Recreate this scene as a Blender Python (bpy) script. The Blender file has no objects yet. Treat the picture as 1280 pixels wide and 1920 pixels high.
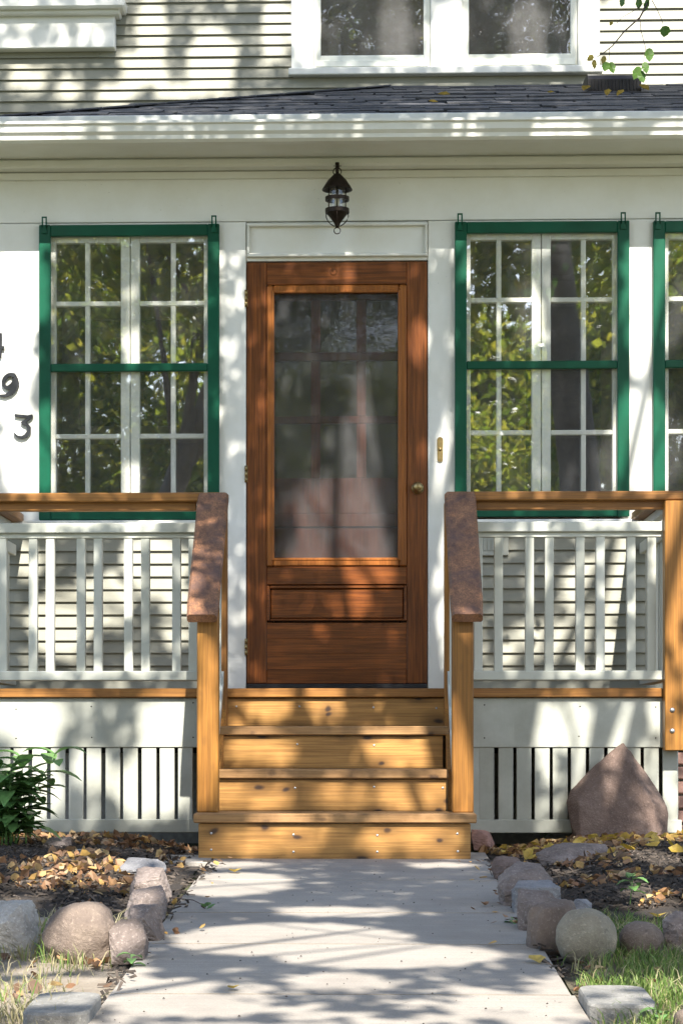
import bpy, math, random
import numpy as np
from mathutils import Vector, Matrix, noise

random.seed(7)
rng = np.random.default_rng(11)
scene = bpy.context.scene
COL = scene.collection
R = math.radians

# ------------------------------------------------------------------ camera
F = 4150.0            # focal length in photo pixels (1280 wide)
CX, CY = 563.0, 1380.0
YAW = R(1.75)
CAM = Vector((0.0, -10.98, 0.502))
cd = bpy.data.cameras.new('camera')
cam = bpy.data.objects.new('camera', cd)
COL.objects.link(cam)
cam.location = CAM
cam.rotation_euler = (R(90), 0, YAW)
cd.sensor_fit = 'HORIZONTAL'
cd.sensor_width = 36.0
cd.lens = F / 1280.0 * 36.0
cd.shift_x = (640 - CX) / 1280.0
cd.shift_y = (CY - 960) / 1280.0
cd.clip_start = 0.05
cd.clip_end = 2000
scene.camera = cam

# ------------------------------------------------------------------ sky, sun, exposure
SUN_EL, SUN_AZ = R(44), R(7)      # azimuth: towards the right of straight-out-from-the-facade
SUN = Vector((math.sin(SUN_AZ) * math.cos(SUN_EL), -math.cos(SUN_AZ) * math.cos(SUN_EL), math.sin(SUN_EL)))
world = bpy.data.worlds.new('World')
scene.world = world
world.use_nodes = True
wn = world.node_tree.nodes
sky = wn.new('ShaderNodeTexSky')
sky.sky_type = 'NISHITA'
sky.sun_disc = False
sky.sun_elevation = SUN_EL
sky.sun_rotation = math.atan2(SUN.x, SUN.y)
sky.dust_density = 1.4
wn['Background'].inputs['Strength'].default_value = 0.125
world.node_tree.links.new(sky.outputs[0], wn['Background'].inputs[0])
sd = bpy.data.lights.new('sun', 'SUN')
sd.energy = 5.0
sd.angle = R(0.42)
sd.color = (1.0, 0.95, 0.87)
sun = bpy.data.objects.new('sun', sd)
COL.objects.link(sun)
sun.rotation_euler = (-SUN).to_track_quat('-Z', 'Y').to_euler()
sun.location = SUN * 40
vs = scene.view_settings
vs.view_transform = 'Standard'
vs.look = 'None'
vs.gamma = 1.0
vs.exposure = 1.4
vs.use_curve_mapping = False
scene.cycles.max_bounces = 6
scene.cycles.diffuse_bounces = 3
scene.cycles.glossy_bounces = 3
scene.cycles.transparent_max_bounces = 12
scene.cycles.sample_clamp_indirect = 6.0

# ------------------------------------------------------------------ layout helpers
def U(px, py, Y):
    """point on the plane y = Y that the photo shows at pixel (px, py)"""
    xc, zc = (px - CX) / F, -(py - CY) / F
    dx = xc * math.cos(YAW) - math.sin(YAW)
    dy = xc * math.sin(YAW) + math.cos(YAW)
    t = (Y - CAM.y) / dy
    return Vector((CAM.x + t * dx, Y, CAM.z + t * zc))
def UX(px, Y): return U(px, 0, Y).x
def UZ(py, Y): return U(690, py, Y).z
STEP_Y, DECK_Y, WALL_Y, MAIN_Y = -1.80, -0.98, 0.0, 1.97
SLOPE = 0.037
def gz(y):
    if y > STEP_Y: return 0.0
    if y > -16: return -SLOPE * (STEP_Y - y)
    return -SLOPE * (STEP_Y + 16)
def G(px, py, dz=0.0):
    """point on the sloping ground (raised by dz) seen at pixel (px, py)"""
    lo, hi = -10.5, 3.0
    for _ in range(60):
        mid = (lo + hi) / 2
        p = U(px, py, mid)
        if p.z > gz(mid) + dz: lo = mid
        else: hi = mid
    p = U(px, py, lo)
    return Vector((p.x, p.y, gz(p.y) + dz))
def S(Y): return F / (Y - CAM.y)

# ------------------------------------------------------------------ object helpers
def tag(o, label=None, cat=None, group=None, kind=None):
    if label: o['label'] = label
    if cat: o['category'] = cat
    if group: o['group'] = group
    if kind: o['kind'] = kind
    return o
def wloc(o):
    v = Vector((0, 0, 0))
    while o:
        v += o.location; o = o.parent
    return v
def empty(name, loc, label, cat, group=None):
    o = bpy.data.objects.new(name, None)
    o.empty_display_size = 0.1
    COL.objects.link(o)
    o.location = loc
    return tag(o, label, cat, group)
def link(name, me, loc, parent=None):
    o = bpy.data.objects.new(name, me)
    COL.objects.link(o)
    loc = Vector(loc)
    if parent:
        o.parent = parent
        loc = loc - wloc(parent)
    o.location = loc
    return o
_T = []
for sx in (-1, 1):
    for sy in (-1, 1):
        for sz in (-1, 1):
            for k in range(3): _T.append((sx, sy, sz, k))
_IDX = {t: i for i, t in enumerate(_T)}
_FACES = []
def _mkfaces():
    for ax in range(3):
        a, b = [(1, 2), (2, 0), (0, 1)][ax]
        for s in (-1, 1):
            q = []
            for (p, r) in ((-1, -1), (1, -1), (1, 1), (-1, 1)):
                c = [0, 0, 0]; c[ax] = s; c[a] = p; c[b] = r
                q.append(_IDX[(c[0], c[1], c[2], ax)])
            _FACES.append(q if s > 0 else q[::-1])
    for ax in range(3):            # edges along ax
        a, b = [(1, 2), (2, 0), (0, 1)][ax]
        for p in (-1, 1):
            for r in (-1, 1):
                def v(s, k):
                    c = [0, 0, 0]; c[ax] = s; c[a] = p; c[b] = r
                    return _IDX[(c[0], c[1], c[2], k)]
                q = [v(-1, a), v(1, a), v(1, b), v(-1, b)]
                _FACES.append(q if p * r < 0 else q[::-1])
    for sx in (-1, 1):
        for sy in (-1, 1):
            for sz in (-1, 1):
                q = [_IDX[(sx, sy, sz, 0)], _IDX[(sx, sy, sz, 1)], _IDX[(sx, sy, sz, 2)]]
                _FACES.append(q if sx * sy * sz > 0 else q[::-1])
_mkfaces()
class MB:
    def __init__(s): s.v = []; s.f = []; s.m = []; s.mats = []; s.sm = []
    def mi(s, mat):
        if mat not in s.mats: s.mats.append(mat)
        return s.mats.index(mat)
    def raw(s, vs, fs, mat, smooth=False):
        n = len(s.v); k = s.mi(mat)
        s.v += [tuple(p) for p in vs]
        for f in fs:
            s.f.append([i + n for i in f]); s.m.append(k); s.sm.append(smooth)
        return s
    def box(s, x0, x1, y0, y1, z0, z1, mat, c=0.003, rot=None):
        cen = Vector(((x0 + x1) / 2, (y0 + y1) / 2, (z0 + z1) / 2))
        h = (abs(x1 - x0) / 2, abs(y1 - y0) / 2, abs(z1 - z0) / 2)
        c = min(c, 0.45 * min(h) if min(h) > 0 else c)
        vs = []
        for (sx, sy, sz, k) in _T:
            d = [c, c, c]; d[k] = 0
            p = Vector((sx * (h[0] - d[0]), sy * (h[1] - d[1]), sz * (h[2] - d[2])))
            if rot: p = rot @ p
            vs.append(p + cen)
        return s.raw(vs, _FACES, mat)
    def tube(s, pts, rad, mat, n=8, closed=False, caps=True, smooth=True):
        pts = [Vector(p) for p in pts]
        if not hasattr(rad, '__len__'): rad = [rad] * len(pts)
        vs, fs = [], []
        N = len(pts)
        ref = Vector((0.13, 0.21, 0.97))
        for i, p in enumerate(pts):
            a = pts[(i - 1) % N] if (closed or i > 0) else p
            b = pts[(i + 1) % N] if (closed or i < N - 1) else p
            t = (b - a).normalized()
            r = ref if abs(t.dot(ref)) < 0.95 else Vector((1, 0, 0))
            u = t.cross(r).normalized(); w = t.cross(u)
            for k in range(n):
                an = 2 * math.pi * k / n
                vs.append(p + (u * math.cos(an) + w * math.sin(an)) * rad[i])
        for i in range(N if closed else N - 1):
            j = (i + 1) % N
            for k in range(n):
                l = (k + 1) % n
                fs.append((i * n + k, j * n + k, j * n + l, i * n + l))
        if caps and not closed:
            fs.append(tuple(range(n))); fs.append(tuple(range((N - 1) * n, N * n))[::-1])
        return s.raw(vs, fs, mat, smooth)
    def lathe(s, prof, cen, mat, n=20, smooth=True):
        vs, fs = [], []
        for (r, z) in prof:
            for k in range(n):
                an = 2 * math.pi * k / n
                vs.append((cen[0] + r * math.cos(an), cen[1] + r * math.sin(an), cen[2] + z))
        for i in range(len(prof) - 1):
            for k in range(n):
                l = (k + 1) % n
                fs.append((i * n + k, i * n + l, (i + 1) * n + l, (i + 1) * n + k))
        return s.raw(vs, fs, mat, smooth)
    def prism(s, poly, a0, a1, mat, axis='x'):
        """poly: 2D outline, extruded along an axis. x: (y,z); y: (x,z); z: (x,y)"""
        def P(a, p):
            return {'x': (a, p[0], p[1]), 'y': (p[0], a, p[1]), 'z': (p[0], p[1], a)}[axis]
        n = len(poly)
        vs = [P(a0, p) for p in poly] + [P(a1, p) for p in poly]
        fs = [tuple(range(n)), tuple(range(n, 2 * n))[::-1]] + [(i, i + n, (i + 1) % n + n, (i + 1) % n) for i in range(n)]
        ar = sum(poly[i][0] * poly[(i + 1) % n][1] - poly[(i + 1) % n][0] * poly[i][1] for i in range(n))
        flip = (ar > 0) != (axis == 'y')
        if flip == (a1 > a0): fs = [f[::-1] for f in fs]
        return s.raw(vs, fs, mat)
    def mesh(s, name, origin=(0, 0, 0)):
        me = bpy.data.meshes.new(name)
        o = Vector(origin)
        me.from_pydata([(p[0] - o.x, p[1] - o.y, p[2] - o.z) for p in s.v], [], s.f)
        for m in s.mats: me.materials.append(m)
        me.polygons.foreach_set('material_index', s.m)
        me.polygons.foreach_set('use_smooth', s.sm)
        me.update()
        return me
    def build(s, name, parent=None, origin=None):
        if origin is None:
            a = np.array(s.v)
            mn, mx = a.min(0), a.max(0)
            origin = Vector(((mn[0] + mx[0]) / 2, (mn[1] + mx[1]) / 2, mn[2]))
        return link(name, s.mesh(name, origin), origin, parent)
def box(name, x0, x1, y0, y1, z0, z1, mat, parent=None, c=0.003):
    return MB().box(x0, x1, y0, y1, z0, z1, mat, c).build(name, parent)

# ------------------------------------------------------------------ materials
class Mat:
    def __init__(s, name):
        s.m = bpy.data.materials.new(name); s.m.use_nodes = True
        s.t = s.m.node_tree; s.n = s.t.nodes; s.b = s.n['Principled BSDF']
        s.out = s.n['Material Output']
    def l(s, a, b): s.t.links.new(a, b)
    def new(s, k, **kw):
        nd = s.n.new(k)
        for a, v in kw.items(): setattr(nd, a, v)
        return nd
    def coord(s, scale=(1, 1, 1), rand=True):
        tc = s.new('ShaderNodeTexCoord')
        mp = s.new('ShaderNodeMapping')
        mp.inputs['Scale'].default_value = scale
        s.l(tc.outputs['Object'], mp.inputs['Vector'])
        if rand:
            oi = s.new('ShaderNodeObjectInfo')
            mul = s.new('ShaderNodeMath', operation='MULTIPLY'); mul.inputs[1].default_value = 57.0
            s.l(oi.outputs['Random'], mul.inputs[0])
            s.l(mul.outputs[0], mp.inputs['Location'])
        return mp.outputs[0]
    def noise(s, vec, scale, detail=4, rough=0.55):
        nz = s.new('ShaderNodeTexNoise')
        nz.inputs['Scale'].default_value = scale; nz.inputs['Detail'].default_value = detail
        nz.inputs['Roughness'].default_value = rough
        s.l(vec, nz.inputs['Vector'])
        return nz.outputs['Fac']
    def ramp(s, fac, stops):
        r = s.new('ShaderNodeValToRGB')
        e = r.color_ramp.elements
        while len(e) < len(stops): e.new(0.5)
        for i, (p, c) in enumerate(stops):
            e[i].position = p; e[i].color = (c[0], c[1], c[2], 1) if hasattr(c, '__len__') else (c, c, c, 1)
        s.l(fac, r.inputs[0])
        return r.outputs[0]
    def mix(s, fac, a, b, mode='MIX'):
        m = s.new('ShaderNodeMix', data_type='RGBA', blend_type=mode)
        for i, v in ((0, fac), (6, a), (7, b)):
            if hasattr(v, 'is_output'): s.l(v, m.inputs[i])
            elif i == 0: m.inputs[0].default_value = v
            else: m.inputs[i].default_value = (v[0], v[1], v[2], 1)
        return m.outputs[2]
    def bump(s, h, strength=0.3, dist=0.01):
        b = s.new('ShaderNodeBump')
        b.inputs['Strength'].default_value = strength; b.inputs['Distance'].default_value = dist
        s.l(h, b.inputs['Height'])
        s.l(b.outputs[0], s.b.inputs['Normal'])
        return b
    def set(s, color=None, rough=0.5, metal=0.0, spec=None):
        if color is not None:
            if hasattr(color, 'is_output'): s.l(color, s.b.inputs['Base Color'])
            else: s.b.inputs['Base Color'].default_value = (*color, 1)
        s.b.inputs['Roughness'].default_value = rough
        s.b.inputs['Metallic'].default_value = metal
        if spec is not None: s.b.inputs['Specular IOR Level'].default_value = spec
        return s.m
def paint(name, c, dirt=0.12, rough=0.45, grain=(1, 1, 1), bump=0.12):
    s = Mat(name)
    v = s.coord((1, 1, 1))
    n1 = s.noise(v, 3.0, 6, 0.65)
    dark = tuple(x * (1 - dirt) * k for x, k in zip(c, (1.0, 0.985, 0.94)))
    col = s.mix(s.ramp(n1, [(0.35, 0.0), (0.7, 1.0)]), dark, c)
    g = s.coord(grain)
    n2 = s.noise(g, 28.0, 5, 0.6)
    sp = s.ramp(s.noise(v, 60.0, 2), [(0.74, 0.0), (0.78, 1.0)])
    col = s.mix(s.mix(0.5, (0, 0, 0), sp), col, tuple(x * 0.55 for x in c))
    oi = s.new('ShaderNodeObjectInfo')
    col = s.mix(1.0, col, s.ramp(oi.outputs['Random'], [(0.0, (0.92, 0.92, 0.90)), (1.0, (1.02, 1.02, 1.02))]), 'MULTIPLY')
    s.bump(n2, bump, 0.004)
    return s.set(col, rough, 0.0, 0.3)
def wood(name, light, dark, axis, rough=0.5, knots=0.0, ring=9.0, stain=None, bump=0.25):
    s = Mat(name)
    st = {'x': (0.06, 1, 1), 'y': (1, 0.06, 1), 'z': (1, 1, 0.06)}[axis]
    v = s.coord(st)
    warp = s.noise(v, 6.0, 3)
    wv = s.new('ShaderNodeTexNoise'); wv.inputs['Scale'].default_value = ring * 4
    wv.inputs['Detail'].default_value = 6; wv.inputs['Roughness'].default_value = 0.7; wv.inputs['Distortion'].default_value = 0.6
    s.l(v, wv.inputs['Vector'])
    f = s.ramp(wv.outputs['Fac'], [(0.32, 0.0), (0.68, 1.0)])
    col = s.mix(f, dark, light)
    col = s.mix(s.ramp(warp, [(0.3, 0.0), (0.75, 0.45)]), col, tuple(x * 0.72 for x in light))
    fine = s.noise(s.coord({'x': (0.02, 1, 1), 'y': (1, 0.02, 1), 'z': (1, 1, 0.02)}[axis]), 170.0, 3)
    col = s.mix(s.ramp(fine, [(0.40, 0.5), (0.58, 0.0)]), col, tuple(x * 0.5 for x in dark))
    oi = s.new('ShaderNodeObjectInfo')
    col = s.mix(1.0, col, s.ramp(oi.outputs['Random'], [(0.0, (0.74, 0.72, 0.70)), (1.0, (1.08, 1.08, 1.1))]), 'MULTIPLY')
    if knots:
        kv3 = s.coord({'x': (0.55, 1, 1), 'y': (1, 0.55, 1), 'z': (1, 1, 0.55)}[axis])
        sp_ = s.new('ShaderNodeSeparateXYZ'); cb = s.new('ShaderNodeCombineXYZ')
        s.l(kv3, sp_.inputs[0])
        a_, b_ = {'x': (0, 2), 'y': (1, 0), 'z': (2, 0)}[axis]
        s.l(sp_.outputs[a_], cb.inputs[0]); s.l(sp_.outputs[b_], cb.inputs[1])
        kv = cb.outputs[0]
        vo = s.new('ShaderNodeTexVoronoi', voronoi_dimensions='2D'); vo.inputs['Scale'].default_value = 6.5
        vo.inputs['Randomness'].default_value = 1.0
        nw = s.new('ShaderNodeTexNoise'); nw.inputs['Scale'].default_value = 9.0
        s.l(kv, nw.inputs['Vector'])
        ad = s.mix(0.06, kv, nw.outputs['Color'], 'ADD')
        s.l(ad, vo.inputs['Vector'])
        halo = s.ramp(vo.outputs['Distance'], [(0.0, knots), (0.12, knots * 0.7), (0.32, 0.0)])
        core = s.ramp(vo.outputs['Distance'], [(0.035, min(1.0, knots * 1.2)), (0.085, 0.0)])
        sel = s.ramp(s.noise(kv, 2.2, 1), [(0.34, 0.0), (0.42, 1.0)])
        col = s.mix(s.mix(1.0, halo, sel, 'MULTIPLY'), col, tuple(x * 0.42 for x in dark))
        col = s.mix(s.mix(1.0, core, sel, 'MULTIPLY'), col, (0.035, 0.016, 0.008))
    if stain:
        sv = s.coord((1, 1, 1))
        sn = s.noise(sv, 7.0, 6, 0.65)
        col = s.mix(s.ramp(sn, [(0.47, 0.0), (0.64, 0.7)]), col, stain)
    s.bump(wv.outputs['Fac'], bump, 0.003)
    return s.set(col, rough)
WHITE = (0.82, 0.82, 0.78)
m_white = paint('white_paint', WHITE, 0.10, 0.45, (0.3, 1, 1))
m_whitev = paint('white_paint_upright', WHITE, 0.10, 0.45, (1, 1, 0.3))
m_sash = paint('sash_white_paint', (0.86, 0.87, 0.80), 0.08, 0.4)
m_sage = paint('sage_siding_paint', (0.31, 0.305, 0.25), 0.14, 0.5, (0.15, 1, 1), 0.25)
m_rail = paint('pale_sage_rail_paint', (0.62, 0.63, 0.57), 0.12, 0.45, (1, 1, 0.2), 0.2)
m_skirt = paint('pale_sage_skirt_paint', (0.50, 0.51, 0.455), 0.3, 0.5, (1, 1, 0.2), 0.25)
m_green = paint('green_paint', (0.004, 0.10, 0.053), 0.35, 0.35, (1, 1, 0.3), 0.2)
GL, GD = (0.46, 0.21, 0.045), (0.28, 0.11, 0.02)
m_deck = {a: wood('cedar_' + a, GL, GD, a, 0.45, 0.0) for a in 'xyz'}
m_knot = wood('knotty_cedar_x', (0.52, 0.28, 0.08), (0.31, 0.145, 0.034), 'x', 0.45, 0.9)
m_knot2 = wood('knotty_tread_x', (0.52, 0.30, 0.12), (0.31, 0.16, 0.055), 'x', 0.5, 0.7, stain=(0.38, 0.21, 0.09))
m_post = wood('post_cedar_z', (0.42, 0.19, 0.033), (0.25, 0.10, 0.014), 'z', 0.42, 0.12)
m_cap = wood('weathered_cap_y', (0.40, 0.19, 0.085), (0.13, 0.058, 0.03), 'y', 0.55, 0.3, stain=(0.085, 0.052, 0.045))
DL, DD = (0.36, 0.11, 0.023), (0.10, 0.026, 0.007)
m_door = {a: wood('stained_door_' + a, DL, DD, a, 0.3, 0.0, 14.0, None, 0.12) for a in 'xz'}
m_mould = wood('door_moulding', (0.48, 0.17, 0.035), (0.30, 0.09, 0.016), 'z', 0.3)
m_inner = wood('inner_door_wood', (0.22, 0.065, 0.025), (0.11, 0.03, 0.013), 'z', 0.35)
def plain(name, c, rough=0.5, metal=0.0, nscale=40.0, amt=0.35, bump=0.15):
    s = Mat(name)
    v = s.coord()
    col = s.mix(s.ramp(s.noise(v, nscale, 5), [(0.3, 0.0), (0.7, 1.0)]), tuple(x * (1 - amt) for x in c), c)
    s.bump(s.noise(v, nscale * 2, 4), bump, 0.003)
    return s.set(col, rough, metal)
m_iron = plain('dark_bronze_iron', (0.035, 0.024, 0.018), 0.5, 0.7)
m_brass = plain('aged_brass', (0.42, 0.31, 0.14), 0.35, 0.9)
m_screw = plain('galvanised_steel', (0.5, 0.5, 0.5), 0.4, 0.9)
m_black = plain('black_rubber', (0.02, 0.02, 0.022), 0.6)
m_num = plain('dark_number_metal', (0.03, 0.032, 0.036), 0.35, 0.3)
m_tan = plain('interior_tan_plaster', (0.33, 0.25, 0.17), 0.8, 0, 5.0, 0.15)
m_tand = plain('interior_tan_trim', (0.42, 0.33, 0.23), 0.6, 0, 5.0, 0.15)
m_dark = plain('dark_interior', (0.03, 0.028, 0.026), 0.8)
m_ventmetal = plain('black_vent_metal', (0.022, 0.02, 0.021), 0.35, 0.4)
m_candle = plain('ivory_lamp_sleeve', (0.75, 0.68, 0.48), 0.5)
m_brick = plain('pink_brick', (0.42, 0.24, 0.19), 0.8, 0, 18.0, 0.45, 0.4)
m_mortar = plain('mortar', (0.4, 0.37, 0.33), 0.9)
def shingle():
    s = Mat('asphalt_shingle')
    v = s.coord()
    oi = s.new('ShaderNodeObjectInfo')
    base = s.ramp(oi.outputs['Random'], [(0.0, (0.016, 0.018, 0.022)), (0.5, (0.03, 0.032, 0.037)), (1.0, (0.055, 0.055, 0.06))])
    col = s.mix(s.ramp(s.noise(v, 160.0, 3), [(0.4, 0.0), (0.65, 0.6)]), base, (0.10, 0.10, 0.108))
    s.bump(s.noise(v, 220.0, 3), 0.5, 0.004)
    return s.set(col, 0.75)
m_shingle = shingle()
def glass(name, refl, dirt, tint=(1, 1, 1), wav=0.06, dirtcol=(0.75, 0.75, 0.75), rscale=6.0, mesh=False):
    s = Mat(name)
    s.n.remove(s.b)
    tr = s.new('ShaderNodeBsdfTransparent'); tr.inputs[0].default_value = (*tint, 1)
    gl = s.new('ShaderNodeBsdfGlossy'); gl.inputs['Roughness'].default_value = 0.01
    gl.inputs['Color'].default_value = (0.95, 0.97, 1, 1)
    df = s.new('ShaderNodeBsdfGlossy' if mesh else 'ShaderNodeBsdfDiffuse'); df.inputs[0].default_value = (*dirtcol, 1)
    if mesh: df.inputs['Roughness'].default_value = 0.43
    v = s.coord()
    bp = s.new('ShaderNodeBump'); bp.inputs['Strength'].default_value = wav; bp.inputs['Distance'].default_value = 0.02
    s.l(s.noise(v, rscale, 2), bp.inputs['Height'])
    s.l(bp.outputs[0], gl.inputs['Normal'])
    m1 = s.new('ShaderNodeMixShader'); m2 = s.new('ShaderNodeMixShader')
    dn = s.ramp(s.noise(v, 3.5, 6, 0.7), [(0.3, dirt * 0.4), (0.75, dirt * 1.5)])
    s.l(dn, m1.inputs[0]); s.l(tr.outputs[0], m1.inputs[1]); s.l(df.outputs[0], m1.inputs[2])
    m2.inputs[0].default_value = refl / 2; s.l(m1.outputs[0], m2.inputs[1]); s.l(gl.outputs[0], m2.inputs[2])
    s.l(m2.outputs[0], s.out.inputs[0])
    return s.m
m_glass = glass('window_glass', 0.27, 0.02, (1, 1, 1), 0.012, (0.75, 0.75, 0.75), 4.0)
m_upglass = glass('upper_window_glass', 0.14, 0.06)
m_lampglass = glass('lantern_glass', 0.10, 0.10)
m_screen = glass('insect_screen_mesh', 0.01, 0.055, (0.72, 0.72, 0.73), 0.0, (0.75, 0.75, 0.76), 6.0, True)
m_dglass = glass('inner_door_glass', 0.17, 0.008, (0.8, 0.8, 0.8), 0.03, (0.7, 0.7, 0.7), 14.0)
def concrete():
    s = Mat('concrete')
    v = s.coord((1, 1, 1))
    n = s.noise(v, 2.2, 7, 0.65)
    col = s.ramp(n, [(0.25, (0.24, 0.21, 0.175)), (0.5, (0.335, 0.30, 0.255)), (0.8, (0.41, 0.37, 0.315))])
    gr = s.noise(v, 210.0, 3, 0.7)
    col = s.mix(s.ramp(gr, [(0.36, 0.55), (0.55, 0.0)]), col, (0.19, 0.175, 0.16))
    br = s.noise(s.coord((0.25, 5, 1)), 9.0, 4)
    col = s.mix(s.ramp(br, [(0.4, 0.25), (0.6, 0.0)]), col, (0.22, 0.20, 0.18))
    spt = s.ramp(s.noise(v, 38.0, 1), [(0.75, 0.0), (0.79, 0.8)])
    col = s.mix(spt, col, (0.16, 0.14, 0.12))
    s.bump(gr, 0.5, 0.004)
    return s.set(col, 0.85)
m_conc = concrete()
def rockmat(name, c1, c2, c3, sc=9.0):
    s = Mat(name)
    v = s.coord()
    n = s.noise(v, sc, 8, 0.7)
    col = s.ramp(n, [(0.3, c1), (0.5, c2), (0.72, c3)])
    sp = s.noise(v, 110.0, 3, 0.7)
    col = s.mix(s.ramp(sp, [(0.55, 0.0), (0.72, 0.5)]), col, tuple(min(1, x * 1.7) for x in c3))
    lich = s.ramp(s.noise(v, 26.0, 5, 0.8), [(0.62, 0.0), (0.7, 0.5)])
    col = s.mix(lich, col, tuple(x * 0.5 for x in c1))
    h = s.mix(0.35, s.noise(v, 22.0, 8, 0.7), sp)
    s.bump(h, 0.7, 0.02)
    return s.set(col, 0.85)
m_rpink = rockmat('pink_sandstone', (0.10, 0.078, 0.066), (0.19, 0.15, 0.13), (0.31, 0.26, 0.23), 6)
m_rbrown = rockmat('brown_fieldstone', (0.10, 0.075, 0.06), (0.165, 0.125, 0.10), (0.23, 0.18, 0.14))
m_rgrey = rockmat('grey_granite', (0.25, 0.23, 0.20), (0.37, 0.345, 0.31), (0.48, 0.455, 0.415), 14)
m_rred = rockmat('red_brown_sandstone', (0.085, 0.056, 0.044), (0.155, 0.105, 0.083), (0.235, 0.17, 0.14), 5)
m_rolive = rockmat('olive_fieldstone', (0.16, 0.14, 0.10), (0.24, 0.21, 0.155), (0.31, 0.28, 0.21))
m_rblue = rockmat('blue_grey_slate', (0.13, 0.13, 0.135), (0.20, 0.195, 0.20), (0.28, 0.275, 0.275))
m_rpaver = rockmat('grey_paver', (0.16, 0.155, 0.14), (0.225, 0.215, 0.195), (0.29, 0.28, 0.255), 20)
def island(name, stops, rough=0.7, trans=0.0):
    s = Mat(name)
    ge = s.new('ShaderNodeNewGeometry')
    col = s.ramp(ge.outputs['Random Per Island'], stops)
    v = s.coord((1, 1, 1), False)
    col = s.mix(s.ramp(s.noise(v, 45.0, 3), [(0.4, 0.35), (0.65, 0.0)]), col, (0.05, 0.035, 0.02))
    s.set(col, rough)
    if trans:
        tl = s.new('ShaderNodeBsdfTranslucent'); s.l(col, tl.inputs[0])
        mx = s.new('ShaderNodeMixShader'); mx.inputs[0].default_value = trans
        s.l(s.b.outputs[0], mx.inputs[1]); s.l(tl.outputs[0], mx.inputs[2])
        s.l(mx.outputs[0], s.out.inputs[0])
    return s.m
m_litter = island('fallen_leaves', [(0.0, (0.11, 0.07, 0.045)), (0.4, (0.30, 0.15, 0.07)), (0.62, (0.48, 0.28, 0.14)),
                                    (0.78, (0.62, 0.38, 0.10)), (0.9, (0.60, 0.44, 0.24)), (1.0, (0.40, 0.29, 0.20))], 0.6, 0.2)
m_yleaf = island('yellow_leaf', [(0.0, (0.60, 0.40, 0.05)), (0.6, (0.66, 0.47, 0.10)), (1.0, (0.55, 0.30, 0.07))], 0.5, 0.25)
m_mulch = island('dark_mulch', [(0.0, (0.014, 0.011, 0.009)), (0.5, (0.035, 0.028, 0.023)), (0.85, (0.075, 0.058, 0.045)), (1.0, (0.15, 0.12, 0.10))], 0.9)
m_grass = island('grass_blades', [(0.0, (0.10, 0.19, 0.03)), (0.6, (0.16, 0.28, 0.05)), (0.85, (0.26, 0.33, 0.09)), (1.0, (0.42, 0.36, 0.18))], 0.55, 0.3)
m_dry = island('dry_grass_blades', [(0.0, (0.22, 0.26, 0.08)), (0.4, (0.40, 0.36, 0.18)), (1.0, (0.55, 0.48, 0.30))], 0.6, 0.3)
m_leafg = island('green_leaves', [(0.0, (0.035, 0.085, 0.012)), (0.6, (0.06, 0.125, 0.02)), (1.0, (0.12, 0.17, 0.03))], 0.45, 0.45)
m_leafy = island('sunny_leaves', [(0.0, (0.12, 0.21, 0.015)), (0.5, (0.30, 0.38, 0.03)), (1.0, (0.55, 0.50, 0.05))], 0.45, 0.65)
m_plant = island('plant_leaves', [(0.0, (0.09, 0.22, 0.06)), (0.6, (0.17, 0.34, 0.10)), (1.0, (0.27, 0.43, 0.15))], 0.4, 0.25)
m_bark = rockmat('bark', (0.05, 0.04, 0.032), (0.10, 0.08, 0.065), (0.16, 0.135, 0.11), 16)
m_twig = plain('twig_bark', (0.07, 0.045, 0.04), 0.7)
def soil(name, c1, c2, c3):
    s = Mat(name)
    v = s.coord((1, 1, 1), False)
    n = s.noise(v, 5.0, 9, 0.75)
    col = s.ramp(n, [(0.3, c1), (0.52, c2), (0.75, c3)])
    s.bump(s.noise(v, 60.0, 6, 0.75), 0.9, 0.02)
    return s.set(col, 0.95)
m_lawn = soil('lawn_soil', (0.05, 0.07, 0.025), (0.09, 0.10, 0.04), (0.16, 0.14, 0.075))
m_soil = soil('bed_soil', (0.02, 0.015, 0.012), (0.045, 0.035, 0.027), (0.10, 0.075, 0.055))
m_soil2 = soil('grassy_soil', (0.07, 0.06, 0.035), (0.13, 0.11, 0.065), (0.24, 0.19, 0.12))
m_drysoil = soil('dry_soil', (0.24, 0.19, 0.14), (0.36, 0.30, 0.23), (0.46, 0.40, 0.32))

# ------------------------------------------------------------------ ground and path
def sheet(name, xs, ys, zf, mat, label=None, cat=None, kind='structure', parent=None):
    vs = [(x, y, zf(x, y)) for y in ys for x in xs]
    n = len(xs)
    fs = [(j * n + i, j * n + i + 1, (j + 1) * n + i + 1, (j + 1) * n + i) for j in range(len(ys) - 1) for i in range(n - 1)]
    b = MB().raw(vs, fs, mat, True)
    o = b.build(name, parent, (0, 0, 0))
    return tag(o, label, cat, None, kind)
gx = [-600, -150, -40, -12] + [x * 0.5 for x in range(-12, 13)] + [12, 40, 150, 600]
gy = [-900, -200, -60, -30, -20, -16] + [-15 + 0.5 * k for k in range(0, 27)] + [-1.8, -1.4, 0, 4, 20, 80, 900]
sheet('ground', gx, gy, lambda x, y: gz(y) - 0.035, m_lawn)
PXL, PXR = -0.64, 0.507
path = bpy.data.objects.new('path', None); COL.objects.link(path); path['kind'] = 'structure'
path.location = (0, -5, gz(-5))
ys = [STEP_Y + 0.35, -2.745, -3.77, -4.55, -5.50, -6.5, -7.5, -8.5, -9.5, -10.5, -11.5, -12.5]
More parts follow.
